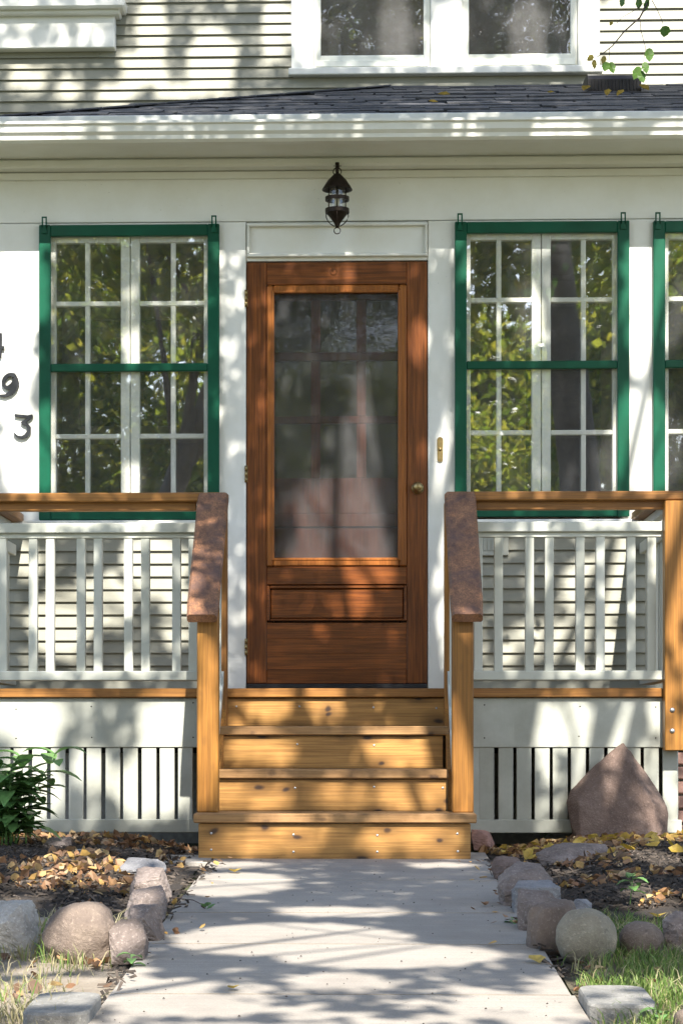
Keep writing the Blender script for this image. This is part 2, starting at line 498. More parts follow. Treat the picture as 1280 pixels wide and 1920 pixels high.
def slab(x0, x1, y0, y1, name='slab'):
    vs, c = [], 0.003
    nx, ny = 6, 6
    b = MB()
    pts = []
    jit = random.uniform(-0.002, 0.002)
    for (ins, dz) in ((0, -0.09), (0, -c), (c, 0)):
        for (x, y) in ((x0 + ins, y0 + ins), (x1 - ins, y0 + ins), (x1 - ins, y1 - ins), (x0 + ins, y1 - ins)):
            pts.append((x, y, gz(y) + dz + jit))
    fs = [(8, 9, 10, 11)]
    for l in (0, 4):
        for k in range(4):
            fs.append((l + k, l + (k + 1) % 4, l + 4 + (k + 1) % 4, l + 4 + k))
    b.raw(pts, fs, m_conc)
    return b.build(name, path)
for a, b_ in zip(ys[:-1], ys[1:]):
    slab(PXL + random.uniform(-.006, .006), PXR + random.uniform(-.006, .006), b_ + 0.004, a - 0.004)
for yj in ys[1:-1]:
    MB().box(PXL + .01, PXR - .01, yj - 0.0036, yj + 0.0036, gz(yj) - 0.05, gz(yj) - 0.0008, m_drysoil, 0.0004).build('joint', path)
p0 = G(222, 1592); p1 = G(300, 1640)
slab(p0.x, PXL - 0.008, -2.02, STEP_Y + 0.16)

# bed surfaces (slightly mounded mulch)
def inbed(x, y, side):
    return True
def bedz(x, y):
    d = (PXL - 0.12 - x) if x < 0 else (x - PXR - 0.12)
    d2 = max(0.0, min(1.0, d / 0.35))
    fr = max(0.0, min(1.0, (y + 3.95) / 0.5)) if x < 0 else max(0.0, min(1.0, (y + 4.0) / 0.4))
    n = noise.noise(Vector((x * 3, y * 3, 1.7))) * 0.015 + noise.noise(Vector((x * 9, y * 9, 4.1))) * 0.007
    return gz(y) - 0.02 + (0.055 * d2 + n) * fr
lx = [-3.2 + 0.06 * k for k in range(43)]
ly = [-4.3 + 0.06 * k for k in range(58)]
def flower_bed(name, xs, ys_):
    o = sheet(name, xs, ys_, bedz, m_soil)
    return o
flower_bed('left_bed', [x for x in lx if x <= PXL - 0.005], ly)
flower_bed('right_bed', [PXR + 0.015 + 0.06 * k for k in range(44)], ly)
for sgn in (0, 1):
  sheet('bare_verge', [(-3.2 if sgn == 0 else PXR + 0.015) + 0.08 * k for k in range(33)], [-7.5 + 0.08 * k for k in range(47)],
      lambda x, y: gz(y) - 0.028 + 0.012 * noise.noise(Vector((x * 4, y * 4, 8))) + 0.012 * max(0, min(1, (PXL - x) / .3 if x < 0 else (x - PXR) / .3)), m_drysoil if sgn == 0 else m_soil2)

# ------------------------------------------------------------------ house
HX0, HX1 = -1.97, 3.05          # enclosed porch front
house = empty('house', (0, 0, 0), 'sage and white clapboard house with green storm windows and shingled porch roof', 'house')
Zdeck = UZ(1291, DECK_Y)
zSillL, zSillR = U(200, 977, 0).z, U(1000, 971, 0).z
zWinTop = U(240, 421, 0).z
zHead = U(640, 414, 0).z
WT = 0.10
def wallbox(x0, x1, z0, z1, mat=m_whitev, y0=0.0, y1=WT, name='wall_board'):
    return box(name, x0, x1, y0, y1, z0, z1, mat, house, 0.0025)
win = []   # (x0,x1,z0,z1) outer green frames
for (a, b_, t, u) in ((73, 411, 420, 975), (852.5, 1179.5, 414, 969), (1224.5, 1552, 412, 967)):
    zt, zb = U((a + b_) / 2, t, -0.03).z, U((a + b_) / 2, u, -0.03).z
    win.append((UX(a, -0.03), UX(b_, -0.03), zb, zt))
zl = win[0][2]                     # common sill level
FW = 0.058
dx0, dx1 = UX(461, 0), UX(802, 0)
zdt = U(630, 489, 0).z
ztp0, ztp1 = U(630, 481, 0).z, U(630, 419, 0).z
zsof = U(640, 307, 0).z
# head board courses and boards between the openings
xe = [HX0, HX1]
for i in range(1):
    wallbox(xe[i] + 0.001, xe[i + 1] - 0.001, zHead + 0.002, zsof + 0.1, m_white)
def inner(w): return (w[0] + FW * 0.55, w[1] - FW * 0.55, w[2] + 0.03, w[3] - FW * 0.55)
ops = [inner(w) for w in win]
spans = [(HX0, ops[0][0]), (ops[0][1], dx0), (dx1, ops[1][0]), (ops[1][1], ops[2][0]), (ops[2][1], HX1)]
for i, (a, b_) in enumerate(spans):
    z0 = Zdeck if i in (1, 2) else zl - 0.002
    wallbox(a, b_, z0, zHead - 0.001)
wallbox(dx0 + 0.001, dx1 - 0.001, zdt + 0.004, zHead - 0.001, m_white, 0.012, WT)
for w, o in zip(win, ops):
    wallbox(o[0] + 0.001, o[1] - 0.001, o[3] + 0.001, zHead - 0.001, m_white, 0.004, WT)
# recessed transom panel moulding
tp = MB()
a, b_ = UX(463, 0), UX(801, 0)
for (x0, x1, z0, z1) in ((a, b_, ztp1 - 0.012, ztp1), (a, b_, ztp0, ztp0 + 0.014), (a, a + 0.012, ztp0 + 0.014, ztp1 - 0.012), (b_ - 0.012, b_, ztp0 + 0.014, ztp1 - 0.012)):
    tp.box(x0, x1, -0.014, 0.012, z0, z1, m_white)
tp.build('transom_moulding', house)
# sills and aprons under the windows, siding below
for (x0, x1) in ((HX0, UX(413, 0)), (UX(852, 0), HX1)):
    box('window_sill', x0, x1, -0.055, 0.09, zl - 0.034, zl - 0.004, m_white, house, 0.004)
    box('apron_board', x0, x1 - 0.001, -0.004, 0.09, zl - 0.085, zl - 0.036, m_white, house)
    box('sheathing', x0, x1, 0.02, 0.09, Zdeck - 0.3, zl - 0.086, m_dark, house)
EXPO = 0.0636
def siding(x0, x1, z0, z1, Y, parent, splits=(), name='siding_board'):
    xs = [x0] + [s for s in splits if x0 < s < x1] + [x1]
    cache = {}
    z = z1; k = 0
    while z > z0 - EXPO:
        L = xs
        if len(xs) > 2:
            L = [xs[0], xs[1] + ((k * 0.61803) % 1.0 - 0.5) * 0.9, xs[-1]] if k % 2 else [xs[0], xs[-1]]
        for a, b_ in zip(L[:-1], L[1:]):
            key = round(b_ - a, 4)
            if key not in cache:
                h = (b_ - a) / 2 - 0.0008
                poly = [(-0.020, 0.0), (-0.020, 0.003), (-0.003, EXPO + 0.012), (0.002, EXPO + 0.012), (0.002, 0.0)]
                cache[key] = MB().prism(poly, -h, h, m_sage).mesh('siding_board')
            o = link(name, cache[key], ((a + b_) / 2, Y + random.uniform(-.0008, .0008), z - EXPO + random.uniform(-.0012, .0012)), parent)
            o.rotation_euler = (0, random.uniform(-.0006, .0006), 0)
        z -= EXPO; k += 1
siding(HX0, UX(412, 0) - 0.002, Zdeck, zl - 0.087, 0.018, house)
siding(UX(853, 0) + 0.002, HX1, Zdeck, zl - 0.087, 0.018, house)
# brick foundation, seen past the end of the deck
fb = box('foundation', HX0 + 0.02, HX1, 0.035, 0.12, -0.3, Zdeck - 0.08, m_mortar, house)
bm_ = MB().box(-0.1, 0.1, -0.045, 0.045, -0.03, 0.03, m_brick, 0.006).mesh('brick')
z = 0.0; k = 0
while z < Zdeck - 0.1:
    x = 1.30 + (0.105 if k % 2 else 0)
    while x < HX1:
        link('brick', bm_, (x + random.uniform(-.003, .003), 0.03 + random.uniform(-.004, .004), z + 0.03), fb)
        x += 0.212
    z += 0.072; k += 1
link('brick', bm_, (1.36, 0.03, Zdeck - 0.11), fb)

# --- windows
def window(w, o, hooks, cols, mid_px, rows_px, ref_px):
    x0, x1, z0, z1 = w
    fr = MB()
    Yf0, Yf1 = -0.034, -0.002
    zm0, zm1 = U(ref_px, mid_px[1], -0.03).z, U(ref_px, mid_px[0], -0.03).z
    fr.box(x0, x0 + FW, Yf0, Yf1, z0, z1, m_green, 0.004)
    fr.box(x1 - FW, x1, Yf0, Yf1, z0, z1, m_green, 0.004)
    fr.box(x0 + FW, x1 - FW, Yf0 + 0.002, Yf1, z1 - FW, z1 - 0.001, m_green, 0.004)
    fr.box(x0 + FW, x1 - FW, Yf0 + 0.002, Yf1, z0 + 0.001, z0 + 0.07, m_green, 0.004)
    fr.box(x0 + FW, x1 - FW, Yf0 + 0.004, Yf1, zm0, zm1, m_green, 0.004)
    f = fr.build('window', house)
    for (za, zb) in ((z0 + 0.07, zm0), (zm1, z1 - FW)):
        link('pane', MB().box(x0 + FW, x1 - FW, -0.016, -0.013, za, zb, m_glass, 0.0002).mesh('pane', (0, 0, 0)), (0, 0, 0), f)
    # two casement sashes behind
    X0, X1 = o[0] + 0.002, o[1] - 0.002
    Z0, Z1 = o[2] + 0.002, o[3] - 0.002
    ya, yb = 0.004, 0.044
    xm = UX(cols[1], 0.05)
    sash = MB()
    for (p, q, left) in ((X0, xm - 0.002, True), (xm + 0.002, X1, False)):
        sl = 0.05 if left else 0.045
        st0, st1 = (0.045, 0.045)
        sash.box(p, p + st0, ya, yb, Z0, Z1, m_sash)
        sash.box(q - st1, q, ya + (0 if left else 0), yb, Z0, Z1, m_sash)
        sash.box(p + st0, q - st1, ya + 0.001, yb, Z1 - 0.05, Z1 - 0.001, m_sash)
        sash.box(p + st0, q - st1, ya + 0.001, yb, Z0 + 0.001, Z0 + 0.07, m_sash)
    sash.build('sash', f)
    for cpx in (cols[0], cols[2]):
        xx = UX(cpx, 0.05)
        box('muntin', xx - 0.012, xx + 0.012, ya + 0.006, yb - 0.004, Z0 + 0.07, Z1 - 0.05, m_sash, f)
    zr = [U(ref_px, r, 0.05).z for r in rows_px]
    for zz in zr:
        for (p, q) in ((X0 + 0.045, xm - 0.047), (xm + 0.047, X1 - 0.045)):
            box('muntin', p, q, ya + 0.003, yb - 0.006, zz - 0.012, zz + 0.012, m_sash, f)
    for (p, q) in ((X0 + 0.045, xm - 0.047), (xm + 0.047, X1 - 0.045)):
        link('inner_pane', MB().box(p, q, 0.026, 0.029, Z0 + 0.07, Z1 - 0.05, m_glass, 0.0002).mesh('inner_pane'), (0, 0, 0), f)
    for hx in hooks:
        c = U(hx, 413, -0.04)
        h = MB()
        w2, zt_ = 0.013, z1 + 0.033
        h.box(c.x - w2, c.x - w2 + 0.007, -0.042, -0.036, z1 - 0.02, zt_, m_green, 0.001)
        h.box(c.x + w2 - 0.007, c.x + w2, -0.042, -0.036, z1 - 0.02, zt_, m_green, 0.001)
        h.box(c.x - w2, c.x + w2, -0.0425, -0.0355, zt_ - 0.001, zt_ + 0.006, m_green, 0.001)
        h.box(c.x - w2, c.x + w2, -0.042, -0.0345, z1 - 0.045, z1 - 0.004, m_green, 0.001)
        h.build('hanger_hook', f)
    return f
window(win[0], ops[0], (83, 401), (166, 246, 326), (681, 696), (572, 690, 820), 240)
window(win[1], ops[1], (862, 1168), (934, 1013, 1092), (676, 691), (565, 687, 813), 1013)
window(win[2], ops[2], (1233, 1540), (1306, 1385, 1464), (674, 689), (563, 685, 811), 1300)

# --- room behind the windows
RM = MB()
ry1 = 1.9
box('interior_back_wall', HX0 + 0.05, HX1 - 0.05, ry1, ry1 + 0.05, Zdeck - 0.2, zHead + 0.25, m_tan, house)
box('interior_floor', HX0 + 0.05, HX1 - 0.05, 0.11, ry1 - 0.002, Zdeck - 0.05, Zdeck - 0.01, m_tand, house)
box('interior_ceiling', HX0 + 0.05, HX1 - 0.05, 0.11, ry1 - 0.002, zHead + 0.12, zHead + 0.17, m_tan, house)
box('interior_side_wall', HX0 + 0.02, HX0 + 0.06, 0.105, ry1, Zdeck - 0.2, zHead + 0.11, m_tan, house)
box('interior_side_wall', HX1 - 0.06, HX1 - 0.02, 0.105, ry1, Zdeck - 0.2, zHead + 0.11, m_tan, house)
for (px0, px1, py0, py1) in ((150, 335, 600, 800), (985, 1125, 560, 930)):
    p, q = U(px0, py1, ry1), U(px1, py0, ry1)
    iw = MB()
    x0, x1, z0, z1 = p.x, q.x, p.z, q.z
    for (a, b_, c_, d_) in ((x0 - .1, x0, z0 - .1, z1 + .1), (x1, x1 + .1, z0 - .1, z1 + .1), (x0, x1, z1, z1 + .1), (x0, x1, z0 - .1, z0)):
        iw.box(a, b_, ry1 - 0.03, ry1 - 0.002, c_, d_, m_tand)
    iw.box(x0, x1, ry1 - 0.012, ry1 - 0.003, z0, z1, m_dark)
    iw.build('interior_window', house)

# --- front storm door
def door():
    d = MB()
    Ya, Yb = 0.0, 0.042
    X = lambda p: UX(p, 0)
    Zp = lambda p: U(630, p, 0).z
    xl, xr, zb, zt = X(462.5), X(800.5), Zp(1282), Zp(490.5)
    xi0, xi1 = X(500), X(762)
    d.box(xl, xi0, Ya, Yb, zb, zt, m_door['z'], 0.004)
    d.box(xi1, xr, Ya, Yb, zb, zt, m_door['z'], 0.004)
    d.box(xi0, xi1, Ya + 0.001, Yb, Zp(533), zt - 0.001, m_door['x'], 0.003)
    d.box(xi0, xi1, Ya + 0.001, Yb, Zp(1096), Zp(1063), m_door['x'], 0.003)
    d.box(xi0, xi1, Ya + 0.001, Yb, Zp(1282), Zp(1255), m_door['x'], 0.003)
    dr = d.build('door', house)
    for (p, q) in ((1168, 1196), (1197, 1225), (1226, 1254)):
        box('plank', xi0 + 0.001, xi1 - 0.001, Ya + 0.004, Yb - 0.005, Zp(q + .8), Zp(p), m_door['x'], dr, 0.0007)
    box('panel', X(507), X(756), Ya + 0.006, Yb - 0.01, Zp(1160), Zp(1104), m_door['x'], dr, 0.006)
    m = MB()
    gx0, gx1, gz0, gz1 = X(512), X(748), Zp(1048), Zp(547)
    for (x0, x1, z0, z1, mm) in ((xi0, gx0, Zp(1062), Zp(534), 0), (gx1, xi1, Zp(1062), Zp(534), 0), (gx0, gx1, Zp(1062), gz0, 0), (gx0, gx1, gz1, Zp(534), 0)):
        wd = min(x1 - x0, z1 - z0)
        m.box(x0 + .0005, x1 - .0005, Ya - 0.006, Yb - 0.012, z0 + .0005, z1 - .0005, m_mould, 0.006)
    m.box(gx0 - 0.010, gx0 + 0.006, Ya - 0.0095, Yb - 0.014, gz0 - 0.01, gz1 + 0.01, m_mould, 0.004)
    m.box(gx1 - 0.006, gx1 + 0.010, Ya - 0.0095, Yb - 0.014, gz0 - 0.01, gz1 + 0.01, m_mould, 0.004)
    m.box(gx0 + 0.006, gx1 - 0.006, Ya - 0.009, Yb - 0.014, gz0 - 0.01, gz0 + 0.005, m_mould, 0.004)
    m.box(gx0 + 0.006, gx1 - 0.006, Ya - 0.009, Yb - 0.014, gz1 - 0.005, gz1 + 0.01, m_mould, 0.004)
    # bead round the raised panel
    for (x0, x1, z0, z1) in ((X(500), X(506), Zp(1164), Zp(1098)), (X(757), X(762), Zp(1164), Zp(1098)), (X(506), X(757), Zp(1164), Zp(1160.5)), (X(506), X(757), Zp(1103.5), Zp(1098))):
        m.box(x0 + .0004, x1 - .0004, Ya - 0.003, Yb - 0.01, z0 + .0004, z1 - .0004, m_door['x'], 0.003)
    m.build('moulding', dr)
    link('insect_screen', MB().box(gx0 + 0.006, gx1 - 0.006, 0.017, 0.0185, gz0 + 0.005, gz1 - 0.005, m_screen, 0.0002).mesh('insect_screen'), (0, 0, 0), dr)
    box('door_sweep', xl - 0.002, xr, Ya - 0.008, Yb, Zp(1291), Zp(1282.5), m_black, dr)
    k = U(783, 913, -0.05)
    kn = MB()
    prof = [(0.0, 0.062), (0.012, 0.061), (0.021, 0.055), (0.026, 0.045), (0.024, 0.034), (0.013, 0.027), (0.010, 0.015), (0.012, 0.008), (0.030, 0.006), (0.031, 0.0), (0.0, 0.0)]
    kb = MB().lathe(prof, (0, 0, 0), m_brass, 20)
    kn.raw([(p[0] + k.x, -0.001 - p[2], p[1] + k.z) for p in kb.v], kb.f, m_brass, True)
    kn.build('knob', dr)
    for py in (558, 888, 1213):
        z = Zp(py)
        h = MB()
        for j in range(3):
            h.tube([(xl - 0.004, -0.006, z - 0.042 + j * 0.028), (xl - 0.004, -0.006, z - 0.016 + j * 0.028)], 0.0065, m_brass, 8)
        h.box(xl - 0.002, xl + 0.004, -0.004, 0.001, z - 0.042, z + 0.042, m_brass, 0.001)
        h.build('hinge', dr)
    # inner door
    yi = 0.075
    e = MB()
    xs = [X(470), X(512), X(582), X(600), X(668), X(686), X(752), X(795)]
    zs_g = [Zp(558), Zp(655), Zp(676)]
    e.box(xs[0], xs[1], yi, yi + 0.04, zb, zt, m_inner)
    e.box(xs[6], xs[7], yi, yi + 0.04, zb, zt, m_inner)
    e.box(xs[1], xs[6], yi + 0.001, yi + 0.039, Zp(557), zt - 0.001, m_inner)
    for (a, b_) in ((655, 671), (776, 790), (893, 960)):
        e.box(xs[1], xs[6], yi + 0.001, yi + 0.039, Zp(b_), Zp(a), m_inner)
    for (a, b_) in ((960, 985), (1090, 1115), (1250, 1282)):
        e.box(xs[1], xs[6], yi + 0.001, yi + 0.039, Zp(b_), Zp(a), m_inner)
    inn = e.build('inner_door', house)
    for (za, zb_) in ((557, 655), (671, 776), (790, 893)):
        for (c0, c1) in ((1, 2), (3, 4), (5, 6)):
            link('pane', MB().box(xs[c0], xs[c1], yi + 0.014, yi + 0.018, Zp(zb_), Zp(za), m_dglass, 0.0003).mesh('pane'), (0, 0, 0), inn)
        for c in (2, 4):
            box('muntin', xs[c], xs[c + 1], yi + 0.003, yi + 0.034, Zp(zb_), Zp(za), m_inner, inn)
    for (za, zb_) in ((985, 1090), (1115, 1250)):
        box('panel', xs[1] + 0.002, xs[6] - 0.002, yi + 0.012, yi + 0.03, Zp(zb_) + .001, Zp(za) - .001, m_inner, inn, 0.01)
    # door jamb
    j = MB()
    j.box(xl - 0.004, xl + 0.02, 0.045, 0.13, zb - 0.02, zt + 0.003, m_inner)
    j.box(xr - 0.02, xr + 0.001, 0.045, 0.13, zb - 0.02, zt + 0.003, m_inner)
    j.build('door_jamb', house)
door()

# --- eave: soffit, gutter, mouldings, roof
EX0, EX1 = -2.27, 3.35
Yg = -0.48
zsoff = UZ(263, -0.38)
box('soffit', EX0 + 0.06, EX1, -0.365, 0.02, zsoff, zsoff + 0.03, m_white, house)
box('bed_moulding', HX0 - 0.05, HX1, -0.10, -0.001, zsoff - 0.045, zsoff - 0.002, m_white, house, 0.018)
box('frieze_moulding', HX0 - 0.02, HX1, -0.016, -0.0014, zsoff - 0.085, zsoff - 0.048, m_white, house, 0.006)
box('fascia_board', EX0 + 0.08, EX1, -0.385, -0.366, zsoff - 0.012, zsoff + 0.13, m_white, house)
zgt = UZ(221, Yg)
zgb = UZ(261, Yg + 0.03)
def gutter():
    t = 0.0016
    outer = [(-0.387, zgt + 0.004), (-0.387, zgb), (-0.43, zgb), (-0.447, zgb + 0.012), (-0.45, zgb + 0.030), (-0.465, zgb + 0.045),
             (-0.468, zgb + 0.075), (-0.480, zgt - 0.012), (-0.480, zgt), (-0.468, zgt + 0.003)]
    inn = [(-0.468, zgt - 0.002), (-0.476, zgt - 0.004), (-0.462, zgb + 0.073), (-0.458, zgb + 0.05), (-0.443, zgb + 0.034), (-0.441, zgb + 0.014), (-0.43, zgb + 0.003), (-0.390, zgb + 0.003), (-0.390, zgt + 0.002)]
    poly = outer + inn
    n = len(poly); vs = []; fs = []
    for a in (EX0 - 0.05, EX1): vs += [(a, p[0], p[1]) for p in poly]
    for i in range(n):
        j = (i + 1) % n
        fs.append((i, j, j + n, i + n))
    MB().raw(vs, fs, m_white).build('gutter', house)
gutter()
# roof deck and shingles
ze = zgt - 0.006
zr = UZ(164, MAIN_Y)
Y0r = -0.425
rs = (zr - ze) / (MAIN_Y - Y0r)
XH = EX0 + 0.02
def roofz(y): return ze + (y - Y0r) * rs
roof = MB()
yt = MAIN_Y
roof.raw([(XH, Y0r, ze - 0.012), (EX1, Y0r, ze - 0.012), (EX1, yt, roofz(yt) - 0.012), (XH + (yt - Y0r), yt, roofz(yt) - 0.012), (XH, yt + 0.5, ze - 0.012)],
         [(0, 1, 2, 3), (0, 3, 4)], m_shingle)
rf = roof.build('roof', house)
SW, SE = 0.335, 0.142
ang = math.atan(rs)
nrow = int((yt - Y0r) / (SE * math.cos(ang))) + 1
scache = []
for v_ in range(6):
    b = MB()
    w = SW * random.uniform(0.93, 1.0)
    b.box(-w / 2, w / 2, 0, SE * 1.25, -0.003, 0.004 + 0.003 * (v_ % 3), m_shingle, 0.0015)
    scache.append(b.mesh('shingle'))
for r_ in range(nrow):
    y = Y0r - 0.03 + r_ * SE * math.cos(ang)
    x = XH + (y - Y0r) + 0.10 + (r_ * 0.127) % SW
    while x < EX1 - 0.1:
        if y + SE < yt + 0.02:
            o = link('shingle', random.choice(scache), (x, y, roofz(y) + 0.004 + random.uniform(-.001, .003)), rf)
            o.rotation_euler = (ang - 0.022 + random.uniform(-.01, .012), random.uniform(-.004, .004), random.uniform(-.006, .006))
        x += SW + random.uniform(-.01, .012)
hp = MB()
for k in range(16):
    t = k / 16 * (yt - Y0r)
    p = Vector((XH + t, Y0r + t, roofz(Y0r + t) + 0.010))
    hp.box(p.x - 0.10, p.x + 0.10, p.y - 0.07, p.y + 0.13, p.z - 0.006, p.z + 0.003 , m_shingle, 0.002,
           Matrix.Rotation(R(-45), 3, 'Z') @ Matrix.Rotation(math.atan(rs / 1.414), 3, 'X'))
hp.build('hip_cap', rf)

# --- main house wall above
MX0, MX1 = -4.6, 5.2
wx0, wx1, wz0 = UX(550, MAIN_Y), UX(1120, MAIN_Y), UZ(128, MAIN_Y)
siding(MX0, wx0, wz0 + 0.001, 6.9, MAIN_Y - 0.001, house, (-1.9,))
siding(wx1, MX1, wz0 + 0.001, 6.9, MAIN_Y - 0.001, house, (3.2,))
zlow = 6.9 - EXPO * math.ceil((6.9 - wz0) / EXPO)
siding(MX0, MX1, zr - 0.1, zlow, MAIN_Y - 0.001, house, (0.6,))
box('sheathing', MX0, wx0 - 0.001, MAIN_Y + 0.02, MAIN_Y + 0.1, 2.8, 6.9, m_dark, house)
box('sheathing', wx1 + 0.001, MX1, MAIN_Y + 0.02, MAIN_Y + 0.1, 2.8, 6.9, m_dark, house)
box('sheathing', wx0, wx1, MAIN_Y + 0.02, MAIN_Y + 0.1, 2.8, wz0 - 0.01, m_dark, house)
box('upper_room', MX0, MX1, MAIN_Y + 1.6, MAIN_Y + 1.7, 2.8, 6.9, m_tan, house)
box('upper_room_ceiling', MX0, MX1, MAIN_Y + 0.11, MAIN_Y + 1.6, 6.0, 6.05, m_tan, house)
def upwin():
    Y = MAIN_Y - 0.03
    X = lambda p: UX(p, Y)
    Zp = lambda p: U(840, p, Y).z
    top = Zp(98) + 1.35
    x0, x1 = X(546), X(1124)
    c = MB()
    zb = Zp(126)
    c.box(x0, X(588), Y, MAIN_Y + 0.02, zb, top + 0.1, m_whitev, 0.004)
    c.box(X(1083), x1, Y, MAIN_Y + 0.02, zb, top + 0.1, m_whitev, 0.004)
    c.box(X(807), X(866), Y, MAIN_Y + 0.02, zb, top, m_whitev, 0.004)
    c.box(X(588), X(1083), Y + .001, MAIN_Y + 0.02, top, top + 0.1, m_white, 0.004)
    f = c.build('upper_window', house)
    box('sill', X(541), X(1129), Y - 0.035, MAIN_Y + 0.02, Zp(140), Zp(126.5), m_white, f, 0.005)
    for (a, b_) in ((588, 807), (866, 1083)):
        s = MB()
        Ys = Y + 0.022
        s.box(X(a) + .001, X(a + 13), Ys, Ys + 0.04, zb + .001, top - .001, m_sash)
        s.box(X(b_ - 13), X(b_) - .001, Ys, Ys + 0.04, zb + .001, top - .001, m_sash)
        s.box(X(a + 13), X(b_ - 13), Ys + .001, Ys + 0.04, zb + .002, Zp(99), m_sash)
        s.box(X(a + 13), X(b_ - 13), Ys + .001, Ys + 0.04, top - 0.06, top - .002, m_sash)
        s.box(X(a + 4), X(b_ - 4), Ys - 0.012, Ys - 0.001, Zp(121), Zp(109), m_sash)
        s.build('sash', f)
        link('pane', MB().box(X(a + 13), X(b_ - 13), Ys + 0.012, Ys + 0.015, Zp(99), top - 0.06, m_upglass, 0.0003).mesh('pane'), (0, 0, 0), f)
    return x0, x1, top
ux0, ux1, utop = upwin()
# pale apron and ledge of the bay at upper left
bx1 = UX(215, MAIN_Y - 0.09)
box('bay_apron', MX0 + 1.2, bx1, MAIN_Y - 0.09, MAIN_Y + 0.02, U(110, 89, MAIN_Y - 0.09).z, U(110, 26, MAIN_Y - 0.09).z, m_white, house, 0.005)
box('bay_ledge', MX0 + 1.15, UX(224, MAIN_Y - 0.13), MAIN_Y - 0.13, MAIN_Y + 0.02, U(110, 25.5, MAIN_Y - 0.13).z, U(110, 14, MAIN_Y - 0.13).z, m_white, house, 0.008)
box('bay_ledge', MX0 + 1.1, UX(233, MAIN_Y - 0.17), MAIN_Y - 0.17, MAIN_Y + 0.02, U(110, 13, MAIN_Y - 0.17).z, U(110, -8, MAIN_Y - 0.17).z, m_white, house, 0.012)
box('bay_wall', MX0 + 1.2, bx1, MAIN_Y - 0.09, MAIN_Y + 0.02, U(110, -9, MAIN_Y - 0.09).z, 6.9, m_white, house, 0.005)
# vent plate low on the siding behind the right railing
vp = MB()
a, b_ = U(898, 1042, -0.012), U(953, 1004, -0.012)
vp.box(a.x, b_.x, -0.016, 0.0, a.z, b_.z, m_skirt, 0.004)
for k in range(5):
    xx = a.x + 0.02 + k * 0.022
    vp.box(xx, xx + 0.012, -0.021, -0.0165, a.z + 0.025, b_.z - 0.02, m_skirt, 0.002)
vp.build('wall_vent', house)

# ------------------------------------------------------------------ porch deck
DX0, DX1 = -1.80, UX(1286, DECK_Y)
deck = empty('porch_deck', ((DX0 + DX1) / 2, -0.5, 0), 'raised wooden porch deck with pale sage fascia and slatted skirt', 'deck')
zf0, zf1 = UZ(1402, DECK_Y), UZ(1308.5, DECK_Y)
nb = 7
yb = [DECK_Y - 0.022 + k * (0 - DECK_Y + 0.02) / nb for k in range(nb + 1)]
for k in range(nb):
    box('deck_board', DX0, DX1 - 0.02, yb[k] + (0 if k == 0 else 0.003), yb[k + 1] - 0.003 if k < nb - 1 else -0.018, Zdeck - 0.041, Zdeck, m_deck['x'], deck, 0.004)
sx0, sx1 = UX(424, DECK_Y), UX(834, DECK_Y)      # stair opening
for (x0, x1) in ((DX0, sx0 - 0.03), (sx1 + 0.03, DX1 - 0.09)):
    box('fascia_board', x0, x1, DECK_Y + 0.002, DECK_Y + 0.03, zf0, zf1 - 0.001, m_skirt, deck)
    PITCH = 34.25 / S(DECK_Y)
zs0, zs1 = UZ(1538, DECK_Y), UZ(1403, DECK_Y)
sm = MB().box(-0.0335, 0.0335, -0.009, 0.009, 0, zs1 - zs0 + 0.05, m_skirt, 0.002).mesh('skirt_slat')
for (start, n, sgn) in ((39 - 34.25 * 3, 13, 1), (913, 10, 1)):
    for k in range(n):
        px = start + k * 34.25
        x = UX(px, DECK_Y)
        if x < DX0: continue
        o = link('skirt_slat', sm, (x + random.uniform(-.0015, .0015), DECK_Y + 0.018, zs0 - 0.03), deck)
        o.rotation_euler = (0, random.uniform(-.003, .003), 0)
o = link('skirt_slat', sm, (UX(1256.5, DECK_Y), DECK_Y + 0.018, zs0 - 0.03), deck)
o = link('skirt_slat', sm, (UX(888, DECK_Y), DECK_Y + 0.019, zs0 - 0.03), deck)
for (x0, x1) in ((DX0, sx0 - 0.03), (sx1 + 0.03, DX1 - 0.02)):
    box('skirt_rail', x0, x1, DECK_Y - 0.004, DECK_Y + 0.0085, UZ(1562, DECK_Y), UZ(1537, DECK_Y), m_skirt, deck)
box('skirt_side', DX1 - 0.05, DX1 - 0.03, DECK_Y + 0.04, -0.02, 0.0, zf1, m_skirt, deck)
for x in (DX0 + 0.05, -0.75, 0.45, DX1 - 0.1):
    box('joist', x, x + 0.04, DECK_Y + 0.035, -0.02, Zdeck - 0.2, Zdeck - 0.042, m_deck['y'], deck)
for (px, py) in ((30, 1330), (30, 1385), (171, 1325), (172, 1383), (362, 1318), (362, 1383), (908, 1322), (908, 1384), (1087, 1325), (1085, 1381), (1229, 1326), (1229, 1384)):
    p = U(px, py, DECK_Y)
    nb_ = MB().lathe([(0, 0.0016), (0.003, 0.0012), (0.0036, 0)], (0, 0, 0), m_iron, 8)
    MB().raw([(v[0] + p.x, DECK_Y + 0.0022 - v[2], v[1] + p.z) for v in nb_.v], nb_.f, m_iron, True).build('nail', deck)
# corner post bolted to the front of the fascia
cpx0, cpx1 = UX(1246.5, DECK_Y - 0.09), UX(1284, DECK_Y - 0.09)
cp = box('corner_post', cpx0, cpx1, DECK_Y - 0.088, DECK_Y + 0.001, UZ(1408, DECK_Y - 0.09), UZ(940, DECK_Y - 0.09), m_post, deck, 0.004)
for py in (1332, 1371):
    p = U(1260, py, DECK_Y - 0.09)
    lb = MB().lathe([(0, 0.007), (0.006, 0.006), (0.0105, 0.003), (0.012, 0)], (0, 0, 0), m_screw, 14)
    MB().raw([(v[0] + p.x, p.y + 0.002 - v[2], v[1] + p.z) for v in lb.v], lb.f, m_screw, True).build('carriage_bolt', cp)

